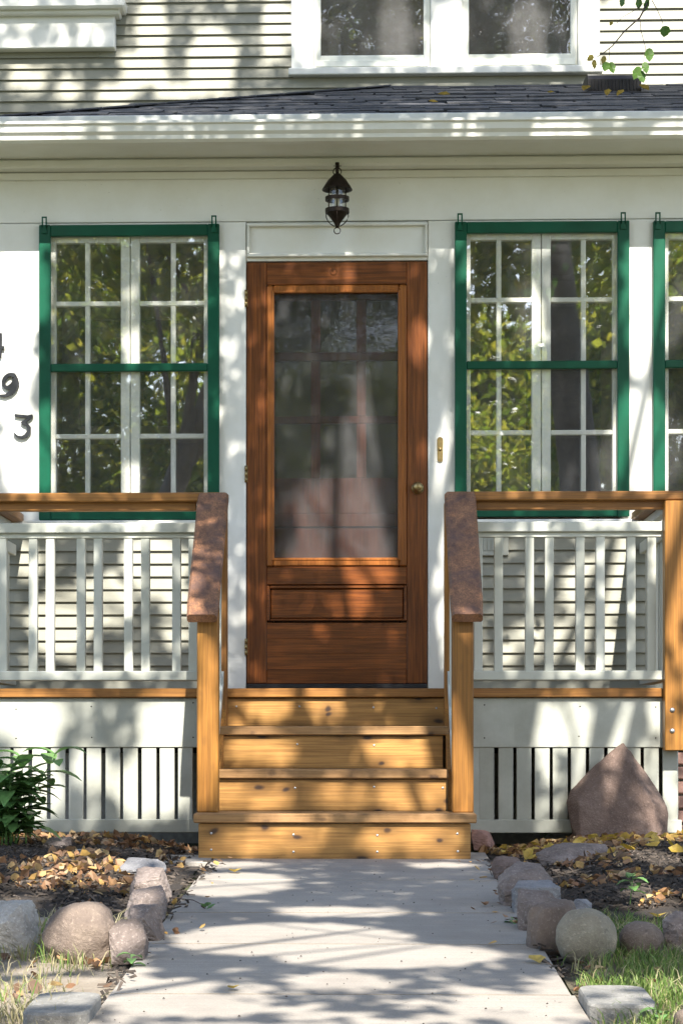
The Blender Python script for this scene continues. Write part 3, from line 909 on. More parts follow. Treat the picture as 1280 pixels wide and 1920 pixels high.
# ------------------------------------------------------------------ porch railings
def railing(side):
    if side < 0:
        x0, x1, lab = DX0, UX(425, DECK_Y), 'porch railing with golden wood cap and pale balusters, left of the steps'
        bal = [-90, -53, 5, 62, 94, 152, 184, 241, 273, 331, 362]
    else:
        x0, x1, lab = UX(836, DECK_Y), DX1 + 0.25, 'porch railing with golden wood cap and pale balusters, right of the steps'
        bal = [896, 934, 992, 1029, 1087, 1125, 1183, 1221]
    r = empty('porch_railing', ((x0 + x1) / 2, DECK_Y, Zdeck), lab, 'railing', 'porch railings')
    ya, yb_ = DECK_Y - 0.06, DECK_Y + 0.075
    capx1 = x1 if side > 0 else x1
    box('cap_rail', x0 - (0.02 if side < 0 else 0), capx1, ya, yb_, UZ(939, DECK_Y - .06), UZ(922, DECK_Y - .06), m_deck['x'], r, 0.005)
    xa, xb = (x0, UX(368, DECK_Y)) if side < 0 else (UX(892, DECK_Y), DX1 - 0.095)
    box('sub_rail', xa, xb, DECK_Y - 0.025, DECK_Y + 0.014, UZ(956.5, DECK_Y - .025), UZ(939.5, DECK_Y - .025), m_deck['x'], r, 0.003)
    box('top_rail', xa - 0.02, xb + (0.02 if side < 0 else 0), DECK_Y - 0.03, DECK_Y + 0.035, UZ(998, DECK_Y - .03), UZ(979, DECK_Y - .03), m_rail, r, 0.004)
    box('baluster_rail', xa - 0.02, xb + (0.02 if side < 0 else 0), DECK_Y - 0.012, DECK_Y + 0.02, UZ(1008, DECK_Y - .01), UZ(998.5, DECK_Y - .01), m_rail, r, 0.002)
    box('bottom_rail', xa - 0.02, xb + (0.02 if side < 0 else 0), DECK_Y - 0.03, DECK_Y + 0.035, UZ(1276, DECK_Y - .03), UZ(1258, DECK_Y - .03), m_rail, r, 0.004)
    z0, z1 = UZ(1258.5, DECK_Y), UZ(1007.5, DECK_Y)
    bmh = MB().box(-0.0195, 0.0195, -0.0195, 0.0195, 0, z1 - z0, m_rail, 0.002).mesh('baluster')
    for px in bal:
        x = UX(px, DECK_Y)
        if x < DX0 + .02: continue
        o = link('baluster', bmh, (x, DECK_Y + 0.012, z0), r)
        o.rotation_euler = (random.uniform(-.002, .002), random.uniform(-.003, .003), 0)
    # return to the wall at the outer end
    xs = DX0 + 0.02 if side < 0 else DX1 - 0.06
    Zr = lambda py: UZ(py, DECK_Y)
    box('side_cap_rail', xs - 0.07, xs + 0.07, yb_ + 0.001, -0.02, Zr(939), Zr(922), m_deck['y'], r, 0.004)
    box('side_sub_rail', xs - 0.02, xs + 0.02, DECK_Y + 0.04, -0.021, Zr(956.5), Zr(939.5), m_rail, r, 0.003)
    box('side_top_rail', xs - 0.032, xs + 0.032, DECK_Y + 0.04, -0.02, Zr(1008), Zr(985), m_rail, r, 0.003)
    box('side_bottom_rail', xs - 0.032, xs + 0.032, DECK_Y + 0.04, -0.02, Zr(1276), Zr(1258), m_rail, r, 0.003)
    y = DECK_Y + 0.12; k = 0
    while y < -0.07:
        link('baluster', bmh, (xs, y, z0), r)
        y += (0.14, 0.09)[k % 2]; k += 1
    return r
railing(-1); railing(1)

# ------------------------------------------------------------------ steps with sloped handrails
steps = empty('porch_steps', (0.0, -1.4, 0), 'golden cedar porch steps with knotty risers and sloped weathered handrails', 'steps')
RUN = (DECK_Y - STEP_Y) / 3
Xs = lambda px, Y: UX(px, Y)
tz = [UZ(1526, STEP_Y - .02), UZ(1443, STEP_Y + RUN - .02), UZ(1362, STEP_Y + 2 * RUN - .02)]
screw = MB().lathe([(0, 0.0018), (0.0045, 0.0014), (0.0055, 0)], (0, 0, 0), m_screw, 10)
scm = MB().raw([(v[0], -v[2], v[1]) for v in screw.v], screw.f, m_screw, True).mesh('screw')
def riser(px0, px1, Y, z0, z1, screws):
    rz = box('riser', Xs(px0, Y), Xs(px1, Y), Y, Y + 0.024, z0, z1, m_knot, steps, 0.002)
    for (sx, sy) in screws:
        p = U(sx, sy, Y)
        link('screw', scm, (p.x, Y + 0.0004, p.z), rz)
def tread(px0, px1, Y, z):
    box('tread', Xs(px0, Y), Xs(px1, Y), Y - 0.022, Y + RUN - 0.002, z - 0.040, z, m_knot2, steps, 0.005)
riser(372, 882, STEP_Y, -0.01, tz[0] - 0.043, ((396, 1563), (396, 1594), (550, 1566), (550, 1598), (707, 1567), (707, 1598), (857, 1564), (858, 1597)))
tread(363, 893, STEP_Y, tz[0])
Y1 = STEP_Y + RUN
riser(409, 838.5, Y1, tz[0] + 0.001, tz[1] - 0.043, ((553, 1478), (701, 1476), (830, 1478)))
tread(408, 840, Y1, tz[1])
Y2 = STEP_Y + 2 * RUN
riser(411, 830, Y2, tz[1] + 0.001, tz[2] - 0.043, ((557, 1396), (701, 1398)))
tread(410, 840.5, Y2, tz[2])
riser(424, 834, DECK_Y, tz[2] + 0.001, Zdeck - 0.045, ((443, 1325), (561, 1325), (700, 1327), (818, 1328)))
def stringer(x0, x1, mat):
    ya = STEP_Y + 0.03
    poly = [(ya, 0.0), (DECK_Y + 0.02, 0.0), (DECK_Y + 0.02, Zdeck - 0.05), (Y2 - 0.0, tz[2] - 0.045), (Y2, tz[1] - 0.0), (Y1 + 0.03, tz[1] - 0.045), (Y1 + 0.03, tz[0] - 0.043), (ya, tz[0] - 0.043)]
    MB().prism(poly, x0, x1, mat).build('stringer', steps)
stringer(Xs(374, STEP_Y), Xs(374, STEP_Y) + 0.038, m_deck['y'])
stringer(Xs(880, STEP_Y) - 0.038, Xs(880, STEP_Y), m_deck['y'])
# sloped inner skirt boards beside the upper treads
def slope_board(x0, x1, ya, za, yb_, zb, h, mat, name):
    poly = [(ya, za - h), (yb_, zb - h), (yb_, zb), (ya, za)]
    return MB().prism(poly, x0, x1, mat).build(name, steps)
for (pa, pb) in ((404, 411.5), (839.5, 848)):
    x0, x1 = Xs(pa, Y1), Xs(pb, Y1)
    MB().prism([(Y1 + 0.03, tz[0] + 0.002), (DECK_Y + 0.0, tz[0] + 0.002), (DECK_Y + 0.0, Zdeck - 0.05), (Y2 + 0.08, tz[2] + 0.03), (Y1 + 0.03, tz[1] + 0.0)], x0, x1, m_deck['y']).build('side_stringer', steps)
PY = -1.70                       # front face of the stair posts
for side in (-1, 1):
    if side < 0: a, b_ = Xs(369, PY), Xs(409, PY)
    else: a, b_ = Xs(847.5, PY), Xs(887.5, PY)
    cxm = (a + b_) / 2
    zc_low = UZ(1152, PY - 0.06); zc_top = UZ(923, DECK_Y - 0.06)
    yl, yh = PY - 0.07, DECK_Y - 0.061
    th = 0.04
    # post
    sl = (zc_top - zc_low) / (yh - yl)
    post_top = zc_low + sl * (PY + 0.045 - yl) - th - 0.012
    box('stair_post', a, b_, PY, PY + 0.089, tz[0] + 0.0005, post_top, m_post, steps, 0.004)
    # rear newel
    if side < 0: n0, n1 = Xs(389, DECK_Y - .09), Xs(425, DECK_Y - .09)
    else: n0, n1 = Xs(833, DECK_Y - .09), Xs(869, DECK_Y - .09)
    box('rear_post', n0, n1, DECK_Y - 0.091, DECK_Y - 0.003, tz[2] + 0.001, zc_top - th - 0.006, m_deck['z'], steps, 0.004)
    # cap
    if side < 0: l0, l1, t0, t1 = Xs(348, yl), Xs(408, yl), Xs(371, yh), Xs(428.5, yh)
    else: l0, l1, t0, t1 = Xs(845.5, yl), Xs(907, yl), Xs(833, yh), Xs(891.5, yh)
    c = 0.010
    nrm = Vector((0, -sl, 1)).normalized() * th
    cap = MB()
    sec = []
    N = 10
    for k in range(N + 1):
        t = k / N
        x0_, x1_ = l0 + (t0 - l0) * t, l1 + (t1 - l1) * t
        y = yl + (yh - yl) * t; z = zc_low + (zc_top - zc_low) * t
        dn = -nrm
        ring = [(x0_ + c, y, z), (x1_ - c, y, z), (x1_, y + dn.y * .3, z + dn.z * .3), (x1_, y + dn.y * .8, z + dn.z * .8), (x1_ - c * .6, y + dn.y, z + dn.z),
                (x0_ + c * .6, y + dn.y, z + dn.z), (x0_, y + dn.y * .8, z + dn.z * .8), (x0_, y + dn.y * .3, z + dn.z * .3)]
        if k == 0:
            ring = [(p[0] + (0.004 if i in (0, 6, 7, 5) else -0.004), p[1], p[2]) for i, p in enumerate(ring)]
        sec.append(ring)
    vs = [p for r_ in sec for p in r_]
    fs = []
    for k in range(N):
        for i in range(8):
            j = (i + 1) % 8
            fs.append((k * 8 + i, k * 8 + j, (k + 1) * 8 + j, (k + 1) * 8 + i))
    fs.append(tuple(range(8))[::-1]); fs.append(tuple(range(N * 8, N * 8 + 8)))
    cap.raw(vs, fs, m_cap)
    cap.build('handrail_cap', steps)
    # apron under the cap, lower sloped rail, balusters
    xm = cxm if side < 0 else cxm
    xin0, xin1 = (b_ - 0.012, b_ + 0.026) if side < 0 else (a - 0.026, a + 0.012)
    xin0, xin1 = (n1 - 0.055, n1 - 0.017) if side < 0 else (n0 + 0.017, n0 + 0.055)
    zt = lambda y: zc_low + sl * (y - yl)
    slope_board(xin0, xin1, PY + 0.09, zt(PY + .09) - 0.075, DECK_Y - 0.092, zt(DECK_Y - .092) - 0.075, 0.07, m_rail, 'upper_slope_rail')
    slope_board(xin0 - 0.004, xin1 + 0.004, PY + 0.09, zt(PY + .09) - 0.78, DECK_Y - 0.092, zt(DECK_Y - .092) - 0.78, 0.06, m_rail, 'lower_slope_rail')
    for k in range(4):
        y = PY + 0.17 + k * 0.125
        box('baluster', (xin0 + xin1) / 2 - 0.016, (xin0 + xin1) / 2 + 0.016, y, y + 0.034, zt(y) - 0.80, zt(y) - 0.11, m_rail, steps, 0.002)
    pz = box('flat_cap', t0 + 0.001, t1 + (0.001 if side < 0 else 0.0), yh + 0.001, DECK_Y - 0.0605 + 0.0, zc_top - th, zc_top - 0.001, m_cap, steps, 0.0005) if False else None

# ------------------------------------------------------------------ lantern
def lantern():
    c = U(632, 360, -0.17)
    L = empty('porch_lantern', (c.x, -0.17, U(632, 437, -0.17).z), 'dark bronze hanging porch lantern with ribbed glass above the door', 'lantern')
    Zp = lambda p: U(632, p, -0.17).z
    k = 1 / S(-0.17)
    cen = (c.x, -0.17, 0)
    hood = MB()
    zt, zb = Zp(325), Zp(354)
    hood.lathe([(0.0, zt), (6 * k, zt - 0.002), (10 * k, Zp(330)), (17 * k, Zp(337)), (23 * k, Zp(346)), (28 * k, Zp(354)), (28.5 * k, Zp(356)), (26 * k, Zp(355)), (15 * k, Zp(345)), (0, Zp(342))], cen, m_iron, 28)
    hood.build('hood', L)
    b = MB()
    b.tube([(c.x, -0.17, zt), (c.x, -0.17, Zp(313)), (c.x, -0.155, Zp(308)), (c.x, -0.12, Zp(307))], 0.0085, m_iron, 8)
    b.box(c.x - 0.010, c.x + 0.010, -0.18, -0.09, Zp(309), Zp(304), m_iron)
    b.box(c.x - 0.02, c.x + 0.02, -0.11, -0.10, zsoff - 0.05, Zp(304), m_iron)
    b.build('bracket', L)
    rr = MB()
    rr.tube([(c.x + 7.5 * k * math.cos(t), -0.17, Zp(321.5) + 7.5 * k * math.sin(t)) for t in [i * math.pi / 9 for i in range(18)]], 0.0028, m_iron, 6, True)
    rr.build('top_ring', L)
    r2 = MB()
    r2.tube([(c.x + 6.0 * k * math.cos(t), -0.17, Zp(432) + 6.0 * k * math.sin(t)) for t in [i * math.pi / 9 for i in range(18)]], 0.0026, m_iron, 6, True)
    r2.build('bottom_ring', L)
    g = MB().lathe([(16.5 * k, Zp(353)), (16.5 * k, Zp(390))], cen, m_lampglass, 28)
    g.build('glass_cylinder', L)
    MB().lathe([(0, Zp(368)), (5 * k, Zp(369)), (5 * k, Zp(388)), (0, Zp(388))], cen, m_candle, 14).build('lamp_sleeve', L)
    for (pa, pb, ro) in ((369, 376, 22.5), (391, 399, 22.5)):
        MB().lathe([((ro - 4) * k, Zp(pa)), (ro * k, Zp(pa)), (ro * k, Zp(pb)), ((ro - 4) * k, Zp(pb)), ((ro - 4) * k, Zp(pa))], cen, m_iron, 28, False).build('band', L)
    for i in range(6):
        t = R(30 + 60 * i)
        x, y = c.x + 18.2 * k * math.cos(t), -0.17 + 18.2 * k * math.sin(t)
        MB().tube([(x, y, Zp(353)), (x, y, Zp(396))], 0.0028, m_iron, 6).build('bar', L)
    MB().lathe([(20 * k, Zp(398)), (18 * k, Zp(402)), (11 * k, Zp(411)), (6 * k, Zp(418)), (4 * k, Zp(424)), (3 * k, Zp(426)), (0, Zp(427))], cen, m_iron, 24).build('base_cone', L)
    for i in range(4):
        t = R(0 + 90 * i)
        pts = []
        for (r_, p) in ((20.5, 399), (20.8, 406), (18, 413), (12, 420), (5, 424)):
            pts.append((c.x + r_ * k * math.cos(t), -0.17 + r_ * k * math.sin(t), Zp(p)))
        MB().tube(pts, 0.0026, m_iron, 6).build('scroll', L)
lantern()

# ------------------------------------------------------------------ house numbers, doorbell
def stroke(name, pts, label):
    """pts: (px, py, half width px) along the pen stroke, one continuous digit"""
    Y0, Y1 = -0.018, -0.003
    segs = pts if isinstance(pts[0], list) else [pts]
    b = MB()
    for si, sg in enumerate(segs):
        P = [(UX(p[0], -0.018), U(p[0], p[1], -0.018).z, p[2] / S(0)) for p in sg]
        n = len(P); Lf, Rt = [], []
        for i in range(n):
            a = P[max(0, i - 1)]; c_ = P[min(n - 1, i + 1)]
            d = Vector((c_[0] - a[0], c_[1] - a[1])).normalized()
            Lf.append((P[i][0] - d.y * P[i][2], P[i][1] + d.x * P[i][2]))
            Rt.append((P[i][0] + d.y * P[i][2], P[i][1] - d.x * P[i][2]))
        vs = []
        off = 0.0006 * si
        for y in (Y0 - off, Y1):
            vs += [(p[0], y, p[1]) for p in Lf] + [(p[0], y, p[1]) for p in Rt]
        fs = []
        for i in range(n - 1):
            fs.append((i, i + 1, n + i + 1, n + i))
            fs.append((i, 2 * n + i, 2 * n + i + 1, i + 1))
            fs.append((n + i, n + i + 1, 3 * n + i + 1, 3 * n + i))
        fs.append((0, n, 3 * n, 2 * n)); fs.append((n - 1, 3 * n - 1, 4 * n - 1, 2 * n - 1))
        b.raw(vs, fs, m_num)
    o = b.build(name)
    return tag(o, label, 'house number', 'house numbers')
stroke('house_number', [[(27, 790 - 12, 2.5), (34, 779, 2.6), (44, 780, 2.6), (52, 781, 2.6), (61, 778, 1.6)],
                        [(60, 780, 1.8), (52, 786, 2.4), (44, 791, 3.0), (40, 794, 2.6)],
                        [(41, 793, 2.2), (49, 795, 3.0), (54, 801, 3.6), (54, 809, 3.8), (48, 817, 3.6), (40, 820, 2.8), (32, 818, 2.2), (26, 812, 1.4)]],
       'dark metal house number 3, lowest of the slanting numbers')
ell = []
for i in range(15):
    t = R(35 + 360 * i / 14)
    u, v_ = 10.5 * math.cos(t), 12.5 * math.sin(t)
    ell.append((17 + u + v_ * 0.25, 714 - v_, 3.4 + 1.4 * (math.cos(t) > 0.3)))
stroke('house_number', [ell, [(31, 708, 2.2), (31.5, 718, 4.6), (27, 728, 5.0), (19, 737, 4.2), (10, 741.5, 3.0), (0, 741, 1.8), (-6, 738, 1.2)]],
       'dark metal house number 9, middle of the slanting numbers')
stroke('house_number', [[(1, 624, 2.6), (1, 640, 2.8), (0.5, 656, 2.8), (0, 670, 2.4)], [(8, 651, 2.8), (-4, 651.5, 2.6), (-16, 652, 2.4), (-24, 652, 2.2)],
                        [(-23, 651, 2.2), (-12, 638, 2.0), (1, 624, 2.0)]],
       'dark metal house number 4, topmost and cut by the left edge')
bp = U(825, 842, -0.012)
db = empty('doorbell', (bp.x, -0.001, U(825, 866, -0.01).z), 'narrow antique brass doorbell plate right of the door', 'doorbell')
pl = MB()
h0, h1 = U(825, 866, -0.01).z, U(825, 819, -0.01).z
w_ = 0.0155
outl = [(bp.x + w_ * math.cos(t), h1 - w_ + w_ * math.sin(t)) for t in [i * math.pi / 8 for i in range(9)]] + \
       [(bp.x + w_ * math.cos(t) * 0.9, h0 + w_ * 0.7 + w_ * 0.7 * math.sin(t)) for t in [math.pi + i * math.pi / 8 for i in range(9)]]
pl.prism(outl, -0.008, -0.001, m_brass, 'y')
pl.build('plate', db)
inn_ = [(bp.x + (x - bp.x) * 0.62, (h0 + h1) / 2 + (z - (h0 + h1) / 2) * 0.84) for (x, z) in outl]
MB().prism(inn_, -0.0105, -0.0082, m_brass, 'y').build('raised_border', db)
kb = MB().lathe([(0, 0.008), (0.004, 0.0072), (0.007, 0.004), (0.0085, 0)], (0, 0, 0), m_candle, 14)
MB().raw([(v[0] + bp.x, -0.0106 - v[2], v[1] + (h0 + h1) / 2) for v in kb.v], kb.f, m_brass, True).build('button', db)

# ------------------------------------------------------------------ roof vent
def roofvent():
    Yv = 1.30
    p0, p1 = U(1102, 178, Yv), U(1202, 178, Yv)
    zb = roofz(Yv) + 0.01
    V = empty('roof_vent', ((p0.x + p1.x) / 2, Yv + 0.15, zb), 'black metal box vent on the shingled porch roof', 'vent')
    h = U(1150, 137, Yv).z - U(1150, 178, Yv).z
    x0, x1 = p0.x, p1.x
    poly = [(Yv, zb - 0.02), (Yv, zb + h * 0.62), (Yv + 0.012, zb + h * 0.8), (Yv + 0.045, zb + h * 0.95), (Yv + 0.09, zb + h), (Yv + 0.30, zb + h + 0.02), (Yv + 0.30, zb + 0.05)]
    MB().prism(poly, x0, x1, m_ventmetal).build('hood', V)
    for k in range(14):
        x = x0 + 0.022 + k * (x1 - x0 - 0.044) / 13
        box('louver', x - 0.004, x + 0.004, Yv - 0.006, Yv + 0.001, zb + 0.012, zb + h * 0.56, m_ventmetal, V, 0.001)
    box('flange', x0 - 0.04, x1 + 0.04, Yv - 0.03, Yv + 0.02, zb - 0.022, zb - 0.006, m_ventmetal, V)
roofvent()

# ------------------------------------------------------------------ rocks
def outline_r(poly, th):
    """distance from the origin to a closed outline in direction th"""
    c, s_ = math.cos(th), math.sin(th)
    best = 0.0
    for (ax, ay), (bx, by) in zip(poly, poly[1:] + poly[:1]):
        ex, ey = bx - ax, by - ay
        den = c * ey - s_ * ex
        if abs(den) < 1e-9: continue
        t = (ax * ey - ay * ex) / den
        u = (ax * s_ - ay * c) / den
        if t > 0 and -1e-6 <= u <= 1 + 1e-6: best = max(best, t)
    return best
def rockmesh(w, d, h, mat, seed, angular=0.0, sub=3, rough=0.09, outline=None):
    import bmesh
    bm = bmesh.new()
    if angular > 0.5 and not outline:
        r2 = random.Random(seed)
        outline = []
        shx = r2.uniform(-.35, .35)
        for k in range(17):
            p = Vector((r2.gauss(0, 1), r2.gauss(0, 1), r2.gauss(0, 1))).normalized()
            p = p / (abs(p.x) ** 5 + abs(p.y) ** 5 + abs(p.z) ** 5) ** 0.2
            p = p * r2.uniform(0.8, 1.05)
            if p.z > 0: p.z *= 1 + 0.38 * p.y + shx * p.x
            p.x += 0.25 * shx * p.z
            outline.append(p)
        outline += [Vector((-.8, -.7, -1)), Vector((.8, -.7, -1)), Vector((.8, .7, -1)), Vector((-.8, .7, -1)), Vector((-.6, .5, .95)), Vector((.55, .6, 1.0))]
    if outline:
        for p in outline: bm.verts.new(p)
        r_ = bmesh.ops.convex_hull(bm, input=bm.verts)
        bmesh.ops.delete(bm, geom=[v for v in bm.verts if not v.link_faces], context='VERTS')
        bmesh.ops.triangulate(bm, faces=bm.faces[:])
        bmesh.ops.bevel(bm, geom=bm.edges[:], offset=0.018, segments=1, affect='EDGES', profile=0.6)
        bmesh.ops.triangulate(bm, faces=bm.faces[:])
        for _ in range(3):
            lg = [e for e in bm.edges if e.calc_length() > 0.10]
            if lg: bmesh.ops.subdivide_edges(bm, edges=lg, cuts=1)
            bmesh.ops.triangulate(bm, faces=bm.faces[:])
        bm.normal_update()
        off = Vector((seed * 3.17, seed * 1.3, seed * 0.7))
        for v in bm.verts:
            q = v.co
            v.co = q + v.normal * (0.3 if sub == 5 else 1.5) * (0.02 * noise.noise(q * 2.2 + off) + 0.035 * noise.noise(Vector((q.x * 3, q.y * 3, q.z * 8)) + off) + 0.02 * noise.noise(q * 13 + off))
            v.co = Vector((v.co.x * w / 2, v.co.y * d / 2, v.co.z * h / 2))
    else:
        bmesh.ops.create_icosphere(bm, subdivisions=sub, radius=1.0)
    rr = random.Random(seed)
    planes = []
    for k in range(int(9 * (1 if angular else 0))):
        n = Vector((rr.uniform(-1, 1), rr.uniform(-1, 1), rr.uniform(-0.4, 1))).normalized()
        planes.append((n, rr.uniform(0.78, 1.1) if angular > .5 else rr.uniform(0.62, 0.86)))
    if angular: planes.append((Vector((rr.uniform(-.12, .12), rr.uniform(-.25, .05), 1)).normalized(), rr.uniform(0.55, 0.7)))
    tap = [rr.uniform(-.18, .1), rr.uniform(-.18, .1), rr.uniform(-.2, .2), rr.uniform(-.3, .3), rr.uniform(-.25, .25)]
    off = Vector((seed * 3.17, seed * 1.3, seed * 0.7))
    for v in (bm.verts if not outline else []):
        p = v.co.copy()
        if False:
            th = math.atan2(p.z, p.x); rho = math.hypot(p.x, p.z)
            r_ = outline_r(outline, th) * rho ** 0.7
            p = Vector((math.cos(th) * r_, p.y, math.sin(th) * r_))
            p += Vector((0.03, 0.05, 0.03)) * noise.noise(p * 2.3 + off) + Vector((0.0, 0.16, 0.0)) * abs(noise.noise(p * 1.6 + off)) + Vector((.012, .02, .012)) * noise.noise(p * 7 + off)
            v.co = Vector((p.x * w / 2, p.y * d / 2, p.z * h / 2))
            continue
        if angular > 0.5:
            p = p / (abs(p.x) ** 8 + abs(p.y) ** 8 + abs(p.z) ** 8) ** 0.125
            p = Vector((p.x * (1 + tap[0] * p.z) + tap[2] * p.z, p.y * (1 + tap[1] * p.z) + tap[3] * p.x, p.z * (1 + tap[4] * p.x)))
        elif angular:
            p = Vector([math.copysign(abs(c) ** 0.75, c) for c in p])
        for n, dd in planes:
            e = p.dot(n) - dd
            if e > 0: p -= n * e * angular
        q = p * (1 + rough * 1.6 * noise.noise(p * 1.3 + off) + rough * noise.noise(p * 3.1 + off) + rough * 0.35 * noise.noise(p * 8 + off))
        v.co = Vector((q.x * w / 2, q.y * d / 2, q.z * h / 2))
    me = bpy.data.meshes.new('rock')
    bm.to_mesh(me); bm.free()
    a = np.empty(len(me.vertices) * 3); me.vertices.foreach_get('co', a); a = a.reshape(-1, 3)
    for ax, tgt in ((0, w), (1, d), (2, h)):
        mn, mx = a[:, ax].min(), a[:, ax].max()
        a[:, ax] = (a[:, ax] - (mn + mx) / 2) * tgt / (mx - mn)
    a[:, 2] += h / 2
    me.vertices.foreach_set('co', a.ravel())
    me.materials.append(mat)
    me.polygons.foreach_set('use_smooth', [angular < 0.5 and not outline] * len(me.polygons))
    me.update()
    return me
def rock(name, bb, mat, label, ang=0.0, depth=0.85, seed=None, cat='rock', rotz=0.0, sub=3, rough=0.08, sink=0.18, dz=0.0, group=None, outline=None):
    x0, x1, yt, yb_ = bb
    p = G((x0 + x1) / 2, yb_, dz)
    w = (x1 - x0) / S(p.y) * (1.06 if ang > 0.5 else 1.0)
    d = w * depth
    p.y += d * 0.42
    s = S(p.y)
    zt = U((x0 + x1) / 2, yt, p.y).z
    base = gz(p.y) + dz
    h = max(0.03, zt - base) * (0.9 if ang > 0.5 and not outline else 1.0)
    if ang < 0.5 and not outline: sink += 0.15
    me = rockmesh(w, d, h * (1 + sink), mat, seed if seed is not None else int(x0 + yt), ang, sub, rough, outline)
    o = link(name, me, (UX((x0 + x1) / 2, p.y), p.y, base - h * sink))
    return tag(o, label, cat, group)
rock('boulder', (78, 224, 1690, 1796), m_rbrown, 'rounded brown boulder at the front of the left bed', 0, 0.8, 5, 'boulder', rough=0.07, sub=4)
rock('edging_stone', (-40, 68, 1680, 1785), m_rgrey, 'pale grey granite stone cut by the left edge of the view', 0.85, 0.9, 12, rough=0.06, sub=4)
rock('edging_stone', (204, 276, 1716, 1800), m_rpink, 'pink jagged edging stone touching the rounded brown boulder', 0.9, 1.0, 21, sub=4)
rock('edging_stone', (232, 307, 1690, 1764), m_rpink, 'slanting pink edging stone second from the rounded brown boulder', 0.9, 1.1, 22, sub=4)
rock('edging_stone', (234, 313, 1655, 1725), m_rpink, 'grey-topped pink edging stone third from the rounded brown boulder', 0.9, 1.1, 23, sub=4)
rock('edging_stone', (243, 322, 1620, 1690), m_rpink, 'wide pink edging stone fourth from the rounded brown boulder', 0.9, 1.0, 24, sub=4)
rock('edging_stone', (224, 312, 1606, 1650), m_rblue, 'low lilac-grey edging stone farthest up the left path edge', 0.85, 1.0, 25, sub=4)
rock('flat_stone', (124, 196, 1592, 1618), m_rgrey, 'low pale domed stone lying in the left bed leaves', 0.2, 0.9, 26)
rock('stone', (78, 132, 1566, 1606), m_rpink, 'small pink stone beside the leafy plant', 0.7, 0.9, 27)
rock('boulder', (1061, 1253, 1394, 1580), m_rred, 'large pointed red-brown boulder standing against the porch skirt', 0.0, 0.6, 3, 'boulder', sub=5, sink=0.05, dz=0.03,
     outline=[(.12, .0, 1.0), (.08, .25, .97), (-.13, .05, .82), (-.54, .0, .46), (-.92, -.05, .07), (-1.0, -.15, -.16), (-.92, -.45, -.64), (-.75, -.75, -1.0),
              (.10, -.32, .74), (-.38, -.52, .26), (-.80, -.60, -.14), (.26, -.44, .50), (.66, -.66, -.22), (.66, -.92, -1.0), (-.1, -.88, -1.0),
              (.20, .0, .82), (.54, .05, .45), (.92, .0, -.11), (.98, -.1, -.34), (.98, .0, -.8), (.9, .5, -1.0), (.8, .7, -1.0), (-.8, .7, -1.0), (-.7, .55, .05), (.4, .6, .3)])
rock('edging_stone', (922, 984, 1602, 1650), m_rred, 'thin brown edging stone nearest the steps on the right', 0.9, 1.1, 32, sub=4)
rock('edging_stone', (934, 1036, 1609, 1700), m_rpink, 'wide mauve edging stone on the right path edge, second from the steps', 0.9, 0.9, 33, sub=4)
rock('edging_stone', (960, 1050, 1645, 1712), m_rblue, 'blue-grey edging stone on the right path edge, third from the steps', 0.9, 0.9, 34, sub=4)
rock('edging_stone', (970, 1052, 1660, 1745), m_rpink, 'tilted mauve edging stone behind the dark round right stone', 0.9, 0.9, 35, sub=4)
rock('edging_stone', (986, 1092, 1686, 1780), m_rbrown, 'dark brown rounded stone at the corner of the right path edge', 0.25, 0.9, 36, sub=4)
rock('edging_stone', (1040, 1156, 1703, 1796), m_rolive, 'smooth olive-grey round stone fronting the right bed', 0, 0.85, 37, sub=4, rough=0.05)
rock('edging_stone', (1160, 1246, 1727, 1788), m_rbrown, 'small dark oval stone right of the olive-grey round stone', 0, 0.9, 38, rough=0.06)
rock('edging_stone', (1244, 1330, 1702, 1785), m_rpink, 'pink block stone cut by the right edge of the view', 0.85, 0.9, 39, sub=4)
rock('edging_stone', (1073, 1109, 1684, 1712), m_rblue, 'small flat slate piece behind the olive-grey round stone', 0.9, 1.0, 40)
rock('flat_stone', (1008, 1150, 1578, 1625), m_rpink, 'long flat stone slab lying in front of the pointed boulder', 0.9, 0.8, 41, sub=4, sink=0.3)
rock('flat_stone', (1163, 1240, 1575, 1604), m_rgrey, 'low pale domed stone right of the flat slab', 0.1, 0.9, 42)
rock('brick_piece', (884, 926, 1552, 1590), m_brick, 'broken red brick beside the bottom step', 0.95, 0.8, 43, 'brick')
rock('stone', (1228, 1272, 1630, 1656), m_rred, 'small reddish stone half buried in the right bed', 0.2, 0.9, 45)
rock('stone', (1262, 1300, 1893, 1935), m_rbrown, 'small dark stone in the bottom right corner', 0.1, 0.9, 46)
